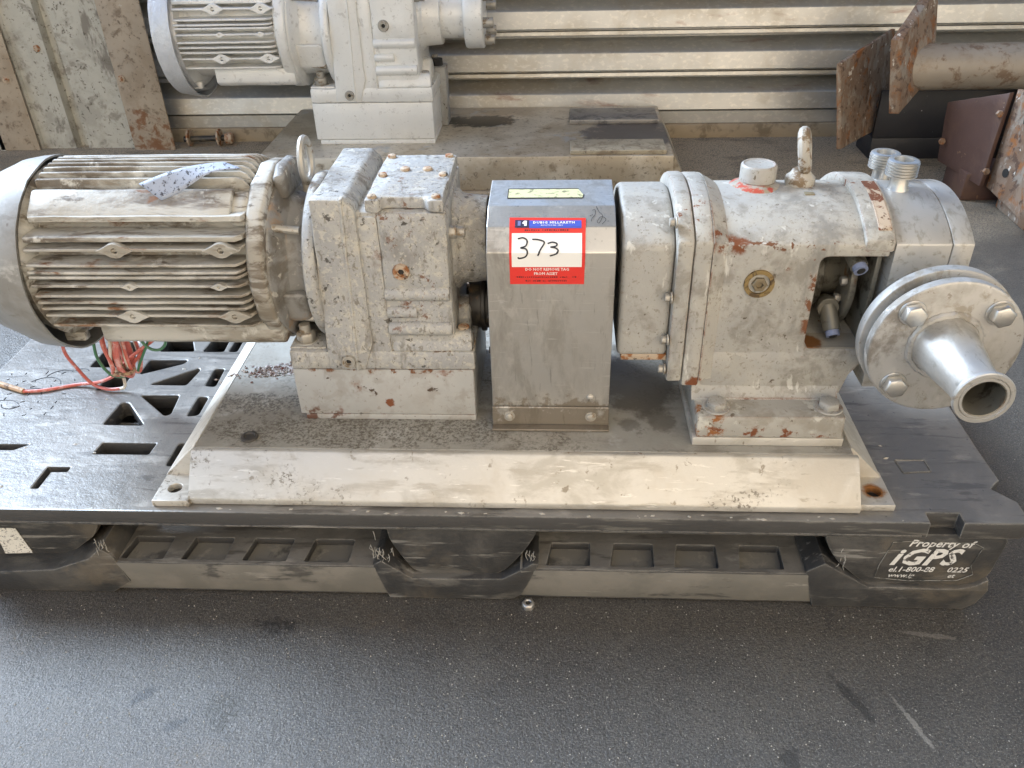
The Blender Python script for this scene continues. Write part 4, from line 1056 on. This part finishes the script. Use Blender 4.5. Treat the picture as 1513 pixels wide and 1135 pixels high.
# inside the window
pk(MB().box(.3995, .4700, .262, .2695, .303, .4170), "window_back", 'dark')
pk(MB().lathe([(0, .050), (.012, .050), (.012, .044), (.020, .044), (.022, .030), (.062, .030)], (.402, .205, .362), 'X', 40), "seal_housing", 'innards', .001)
pk(MB().lathe([(0, .062), (.001, .066), (.008, .066)], (.4440, .205, .362), 'X', 48), "seal_flange", 'innards', .001)
pk(MB().box(.4635, .4690, .130, .262, .303, .417), "head_back_face", 'innards', .001)
for (x, y, z_, dz) in ((.430, .150, .3360, 0), (.440, .148, .4130, 0)):
    m_ = MB().lathe([(0, .0125), (.010, .0125), (.012, .0085), (.022, .0085)], (x, y, z_), 'Y', 18)
    for v in range(len(m_.v)): pass
    pk(m_, "seal_port", 'innards', .0008, 1)
    d = Vector((.10, -.55, -.55 if z_ < .36 else -.25)).normalized()
    p0 = Vector((x, y + .006, z_))
    pk(MB().tube([p0, p0 + d * .030], .0098, 16), "flush_nut", 'innards')
    m_ = MB().tube([p0 + d * .020, p0 + d * .0365], .0078, 18)
    pk(m_, "flush_tube", 'bluetube')
    pk(MB().tube([p0 + d * .0364, p0 + d * .0372], .0046, 14), "tube_bore", 'hole')
for y_, z_ in ((.150, .372), (.160, .345)):
    pk(MB().hexa((.4435, y_, z_), .006, -.007, 'X', .2), "seal_bolt", 'bolt', .0006, 1)
pk(MB().box(.3990, .4690, .1165, .150, .3021, .3035), "sill_stain", mat("rust stained sill", (.30, .27, .22), .6, 0, [dict(m=('blob', (.402, .13, .303), .022, .5, 60), c=(.17, .07, .02))]))
# ---- pump head
hd = skid_kid(MB().prism(dome(.1155, .2945, .250, RD, YC, ZC), 'X', .4745, .5330).build("pump_head", 'head', None, .0015, 2))
def hk(m_, nm, mt, *a, **k):
    o = m_.build(nm, mt, None, *a, **k)
    o.parent = hd
    return o
hk(MB().prism(dome(.1155, .2945, .250, RD, YC, ZC), 'X', .5337, .5560), "head_cover", 'head', .0015, 2)
for y in (.2035, .2585):
    x = .4975
    zb = ZC + math.sqrt(RD ** 2 - (y - YC) ** 2) - .003
    prof = [(0, .0135), (.006, .0105), (.016, .0100), (.018, .0160)]
    t = .0185
    for k in range(5): prof += [(t, .0172), (t + .0013, .0172), (t + .0020, .0158), (t + .0030, .0158)]; t += .0033
    prof += [(t, .0165), (t + .001, .0150), (t + .001, .0105), (t - .010, .0095), (t - .010, 0)]
    hk(MB().lathe(prof, (x, y, zb), 'Z', 30, cap=False), "threaded_nipple", 'steel')
# ---- inlet flange and pipe on the front
fx, fz = .5155, .3500
fl = skid_kid(MB().lathe([(.115 - .115, .052), (-.045, .052)], (fx, .117, fz), 'Y', 40).lathe([(.0600, .076), (.0604, .0790), (.0725, .0790), (.0735, .0780), (.0735, .04)], (fx, 0, fz), 'Y', 72).build("inlet_flange", 'flange', None, .0006, 1))
def fk_(m_, nm, mt, *a, **k):
    o = m_.build(nm, mt, None, *a, **k)
    o.parent = fl
    return o
fk_(MB().lathe([(.0480, .066), (.0602, .066)], (fx, 0, fz), 'Y', 64), "gasket", mat("grey gasket", (.13, .125, .12), .6))
fk_(MB().lathe([(.0370, .0745), (.0377, .0765), (.0383, .0770), (.0480, .0770), (.0485, .0762)], (fx, 0, fz), 'Y', 72), "blind_disc", 'flange', 0)
for a in (45, 135, 225, 315):
    x, z_ = fx + .0605 * math.cos(R(a)), fz + .0605 * math.sin(R(a))
    m_ = MB().cyl((x, .0372, z_), .0138, -.0018, 'Y', 24)
    m_.hexa((x, .0354, z_), .0122, -.0105, 'Y', .35 + a)
    fk_(m_, "flange_bolt", 'steel', .0006, 1)
pipe = [(.0375, .0345), (.0360, .0345), (.0335, .0325), (.030, .0318), (-.030, .0232), (-.0505, .0228), (-.0535, .0240), (-.0560, .0278), (-.0600, .0282), (-.0612, .0272), (-.0612, .0235), (-.0600, .0228), (-.0612, .0222), (-.0612, .0200)]
fk_(MB().lathe([(-.0611, .0200), (-.0606, .0190), (-.055, .0186), (.0, .0186), (.070, .0186), (.070, 0)], (fx - .002, 0, fz + .005), 'Y', 40, cap=False), "pipe_bore", 'innards')
fk_(MB().lathe(pipe, (fx - .002, 0, fz + .005), 'Y', 48, cap=False), "inlet_pipe", 'pipesteel')
wb = MB()
wr = [(fx - .002 + (.0345 + .0015 * random.random()) * math.cos(a), .0365, fz + .005 + (.0345 + .0015 * random.random()) * math.sin(a)) for a in [2 * PI * i / 60 for i in range(60)]]
fk_(wb.tube(wr, [.0030 + .0012 * random.random() for _ in wr], 7, True), "weld_bead", 'flange')
# ---- loose supply wires hanging from the motor
def wire(pts, r, m_):
    o = MB().tube(catmull(pts, 8), r, 8).build("wire", m_, None)
    o.parent = wires
    return o
wires = skid_kid(MB().box(-.497, -.462, .205, .235, .290, .303).build("wire_outlet", 'dark', None, .003))
wr_ = random.Random(3)
cols = ['wirered', 'wirered', 'wirewhite', 'wirered', 'wirejoint', 'wirered', 'wirered', 'wirewhite', 'wirered']
for i in range(9):
    x = -.492 + .0030 * i + wr_.uniform(-.001, .001)
    y = .218 + wr_.uniform(-.006, .006)
    d = wr_.uniform(-.004, .004)
    wire([(x + .003, y + .01, .294), (x + d, y - .002, .25), (x - d * .6, y - .005, .215), (x + d, y, .195 + wr_.uniform(-.003, .004)), (x + .004, y + .010, .192), (x + .006, y + .018, .215), (x + .004, y + .018, .255), (x + .006, y + .012, .292)], .0024, cols[i])
wire([(-.500, .222, .293), (-.506, .215, .25), (-.508, .214, .222), (-.500, .215, .198), (-.488, .218, .190), (-.474, .220, .192)], .0021, 'wiregreen')
wire([(-.49, .21, .198), (-.48, .207, .203), (-.470, .21, .200), (-.468, .225, .199), (-.485, .232, .197), (-.492, .215, .199)], .0024, 'wirejoint')
# long red lead running left over the deck
wire([(-.415, .225, .268), (-.425, .222, .249), (-.449, .222, .232), (-.475, .222, .212), (-.505, .235, .182), (-.548, .258, .154), (-.588, .264, .1450), (-.63, .249, .1450), (-.66, .246, .1450)], .0024, 'wirered')
wire([(-.657, .246, .1452), (-.672, .252, .1455), (-.69, .259, .1455), (-.715, .27, .1450)], .0040, 'wirejoint')
wire([(-.715, .27, .1450), (-.76, .285, .135), (-.82, .29, .05), (-.88, .29, .004)], .0024, 'wirered')
# loop with a white end
wire([(-.530, .23, .295), (-.548, .225, .262), (-.566, .235, .222), (-.568, .252, .180), (-.560, .260, .150), (-.535, .252, .146), (-.515, .252, .147)], .0024, 'wirered')
wire([(-.515, .252, .147), (-.508, .252, .150), (-.505, .252, .162), (-.506, .250, .178)], .0024, 'wirewhite')
# green and white ends on the right
wire([(-.441, .22, .296), (-.441, .216, .254), (-.430, .214, .238), (-.416, .216, .237), (-.408, .22, .252), (-.410, .225, .296)], .0020, 'wiregreen')
wire([(-.470, .226, .262), (-.455, .222, .2525), (-.438, .222, .2505), (-.424, .226, .262), (-.42, .228, .296)], .0022, 'wirewhite')
wire([(-.425, .224, .296), (-.432, .221, .252), (-.446, .221, .226), (-.458, .222, .206), (-.463, .224, .196)], .0018, 'wiregreen')
wire([(-.418, .23, .296), (-.428, .226, .256), (-.446, .227, .230), (-.470, .228, .205)], .0024, 'wirered')
#@@BACK
# ---------------------------------------------------------------- card lying on the motor
cv_ = [(-.3560, .1620, .4890), (-.2495, .1560, .5125), (-.2230, .1470, .5098), (-.3230, .1470, .4775)]
cv_ = [(-.3430, .1400, .4945), (-.2560, .1720, .5075), (-.2330, .1620, .5050), (-.3180, .1310, .4790)]
tm = MB()
NU, NV = 14, 6
for i in range(NU + 1):
    for j in range(NV + 1):
        u, v = i / NU, j / NV
        a = Vector(cv_[0]).lerp(Vector(cv_[1]), u); b = Vector(cv_[3]).lerp(Vector(cv_[2]), u)
        p = a.lerp(b, v)
        p.z += .005 * math.sin(u * PI) - .0025 * math.sin(u * 7) * v
        tm.v.append(tuple(p))
for i in range(NU):
    for j in range(NV):
        k = i * (NV + 1) + j
        tm.f.append((k, k + 1, k + NV + 2, k + NV + 1))
o = tm.build("paper_tag", 'tag', None)
md = o.modifiers.new("thick", 'SOLIDIFY'); md.thickness = .0006
tag(o, "curled blue grey paper tag with dark specks lying across the motor fins", "paper tag")
# ---------------------------------------------------------------- silver gear motor behind
sg = thing("silver_gearmotor", (-.241, 1.349, -.187), "freshly silver painted gear motor standing on a stained steel base plate by the ribbed wall", "gear motor")
sg.scale = (1.47, 1.47, 1.47)
bpy.context.view_layer.update()
gear_unit(sg, 'gear2', 'bolt', True)
motor(sg, 'gear2', mat("silver fan cover in crinkled film", (.62, .63, .65), .28, .2, [dict(m=('n', 20, .5, .66), c=(.54, .55, .57), r=.4)], [(16, (1, 1, 1), .006), (50, (1, 1, .5), .003)]), -.418, -.245, -.486, True)
sb = MB().box(-.204, .016, .1150, .288, .2045, .2705).box(-.1985, .016, .1165, .288, .195, .2035).build("mounting_block", 'gear2', sg, .0016, 2)
m_ = MB().lathe([(.030, .040), (.076, .040)], (0, .20, .403), 'X', 40)
m_.build("output_shaft", 'gear2', sg, .001)
m_ = MB().lathe([(.076, .056), (.080, .058), (.108, .058), (.110, .055)], (0, .20, .403), 'X', 40)
cp = m_.build("coupling_hub", 'gear2', sg, .001)
for a in range(0, 360, 60):
    c_, s_ = math.cos(R(a + 10)), math.sin(R(a + 10))
    MB().cyl((.108, .20 + .044 * c_, .403 + .044 * s_), .009, .020, 'X', 14).build("coupling_pin", 'bolt', cp, .001)
q = lambda x, y, z_: ((x + .241) / 1.47, (y - 1.349) / 1.47, (z_ + .187) / 1.47)
a, b = q(-.255, 1.68, .1005), q(-.198, 1.74, .262)
pst = MB().box(a[0], b[0], a[1], b[1], a[2], b[2]).build("rear_post", 'block', sg, .003)
MB().cyl((a[0] + .022, a[1] + .02, b[2]), .010, .012, 'Z', 10).build("post_bolt", 'dark', pst)
a, b = q(-.680, 1.405, .012), q(.415, 1.868, .10)
pt = MB()
pt.prism([(a[1] - .004, a[2]), (a[1], b[2]), (b[1], b[2]), (b[1], a[2])], 'X', a[0], b[0])
p2 = pt.build("base_plate", 'plate2', None, .002); p2.parent = sg
# base plate texture works in metres: undo the scale in the mesh
pt = MB().prism([(b[0], b[2]), (b[0] + .03, a[2]), (b[0], a[2])], 'Y', a[1] + .004, b[1] - .001)
pt.build("plate_ramp", 'plate2', sg, .001)
pt = MB().prism([(a[0], b[2]), (a[0] - .02, a[2]), (a[0], a[2])], 'Y', a[1] + .004, b[1] - .001)
pt.build("plate_ramp", 'plate2', sg, .001)
pt = MB().box(a[0] - .02, b[0] + .03, a[1] - .014, b[1], -.187 / -1.47 + .0005, .187 / 1.47 + .0075)
pt.build("plate_lip", 'plate2', sg, .001)
for x0, x1, y0, y1, nm in ((.150, .402, 1.684, 1.806, 'a'), (.148, .396, 1.415, 1.508, 'b')):
    a, b = q(x0, y0, .1005), q(x1, y1, .112)
    MB().box(a[0], b[0], a[1], b[1], a[2], b[2]).build("machined_pad", 'padback' if nm == 'a' else 'padfront', sg, .0012)
# bring the whole unit to real size: origin on the floor below the gear unit, no scale left on the Empty
bpy.context.view_layer.update()
_T = Matrix.Translation((.13, -1.63, 0)) @ sg.matrix_world
def settle(o):
    for c in o.children:
        c.data.transform(_T)
        c.matrix_parent_inverse = Matrix.Identity(4)
        settle(c)
settle(sg)
sg.scale = (1, 1, 1)
sg.location = (-.13, 1.63, 0)
# ---------------------------------------------------------------- scrap steel on the right
def slab(name, q4, th, m_, par=None, holes=(), off=None):
    """plate from four 3-D corners (front face) and a thickness away from the camera side"""
    p = [Vector(c) for c in q4]
    nrm = (p[1] - p[0]).cross(p[3] - p[0]).normalized()
    if nrm.dot(Vector((.11, -.72, .8)) - p[0]) > 0: nrm = -nrm
    b = [c + (nrm * th if not off else Vector(off)) for c in p]
    mb_ = MB().add(p + b, [(0, 1, 2, 3), (7, 6, 5, 4), (0, 4, 5, 1), (1, 5, 6, 2), (2, 6, 7, 3), (3, 7, 4, 0)])
    o = mb_.build(name, m_, None, .0015, 2, sub=.03, jit=.001)
    for (u, v, r) in holes:
        c = p[0].lerp(p[1], u).lerp(p[3].lerp(p[2], u), v)
        up = (p[3] - p[0]).normalized(); sd_ = nrm.cross(up)
        ring = [c - nrm * .0006 + r * (math.cos(t) * sd_ + math.sin(t) * up) for t in [2 * PI * i / 14 for i in range(14)]]
        h = MB().add(ring, [tuple(range(14))]).build("bolt_hole", 'hole', None, smooth=False)
        kid(h, o) if o.parent is None else None
    return o
A = slab("rusty_plate", [(.868, 1.545, .067), (1.055, 1.752, .073), (1.020, 1.752, .332), (.826, 1.545, .289)], .014, 'rustplate', None, ((.14, .2, .010), (.72, .28, .010), (.18, .75, .010), (.72, .78, .010)), (.013, .002, 0))
tag(A, "square rusty plate with four bolt holes, the nearest to the ribbed wall's clear span", "steel plate")
A['label'] = "square rusty plate with pale paint spots, standing left of the grey pipe's end plate"
B = thing("plate_ended_pipe", (1.2, 1.5, .1), "grey pipe lying by the wall with a tall rusty plate welded on its end", "pipe")
b1 = slab("end_plate", [(.968, 1.500, .174), (1.086, 1.63, .243), (1.045, 1.63, .452), (.9334, 1.500, .353)], .022, 'rustplate', None, ((.62, .2, .009), (.2, .26, .009), (.72, .75, .009)), (.026, -.002, 0))
kid(b1, B)
kid(MB().lathe([(1.02, .0575), (1.95, .0575)], (0, 1.60, .265), 'X', 40).build("pipe_tube", 'pipe', None), B)
kid(MB().box(1.36, 1.42, 1.56, 1.64, 0, .209).build("pipe_rest", 'rustplate', None, .003), B)
Cp = thing("maroon_plate", (1.07, 1.3, 0), "dark maroon primed plate leaning behind the large rusty plate at the frame edge", "steel plate")
kid(slab("maroon_face", [(1.1100, 1.475, .058), (1.1480, 1.300, .052), (1.170, 1.330, .268), (1.098, 1.475, .208)], .012, 'maroon'), Cp)
for x, y, z_ in ((1.104, 1.462, .115), (1.160, 1.312, .088), (1.163, 1.335, .22)):
    kid(MB().lathe([(0, .009), (-.007, .008)], (x - .003, y - .004, z_), 'Y', 6).build("plate_nut", 'rustplate', None), Cp)
kid(MB().box(1.13, 1.30, 1.34, 1.46, 0, .07).build("plate_foot", 'maroon', None, .004), Cp)
D = thing("leaning_plate", (1.25, 1.15, 0), "large rusty plate with slotted holes and an orange stain, leaning at the frame's right edge", "steel plate")
kid(slab("plate_face", [(1.1730, 1.315, .046), (1.215, 1.10, -.001), (1.245, 1.130, .262), (1.1860, 1.330, .277)], .014, 'rustplate', None, ((.22, .25, .011), (.25, .78, .011))), D)
kid(MB().box(1.20, 1.45, 1.15, 1.30, 0, .16).build("plate_stub", 'rustplate', None, .004), D)
E_ = MB().box(1.00, 1.50, 1.66, 1.78, 0, .060).box(1.00, 1.50, 1.66, 1.672, .060, .19).box(1.00, 1.50, 1.768, 1.78, .060, .19).build("black_channel", 'black', None, .003)
E_.location = (0, 0, 0)
tag(E_, "black steel channel with white specks lying under the grey pipe", "steel channel")
# ---------------------------------------------------------------- rod with washers at the foot of the wall
rd = thing("threaded_rod", (-1.0, 1.83, .03), "short rusty rod with two round washers lying at the foot of the ribbed wall", "rod")
kid(MB().tube([(-1.055, 1.83, .022), (-.905, 1.843, .022)], .009, 10).build("rod", 'dark', None), rd)
for x in (-1.040, -.945):
    kid(MB().lathe([(0, .026), (.006, .026)], (x, 1.832, .0265), 'X', 24).build("washer", 'rustbolt', None, .001), rd)
kid(MB().hexa((-.925, 1.84, .022), .018, .022, 'X').build("nut", 'rustbolt', None, .001), rd)
# small screw lying on the floor by the pallet's middle foot
sc = thing("loose_nut", (.082, -.006, 0), "small bright nut on the dark floor against the pallet's middle foot", "nut")
kid(MB().lathe([(0, .0085), (.006, .0085), (.007, .006), (.007, .0035), (.0, .0035)], (.082, -.008, .0), 'Z', 6, cap=False).build("nut_body", 'steel', None, .0008, 1), sc)
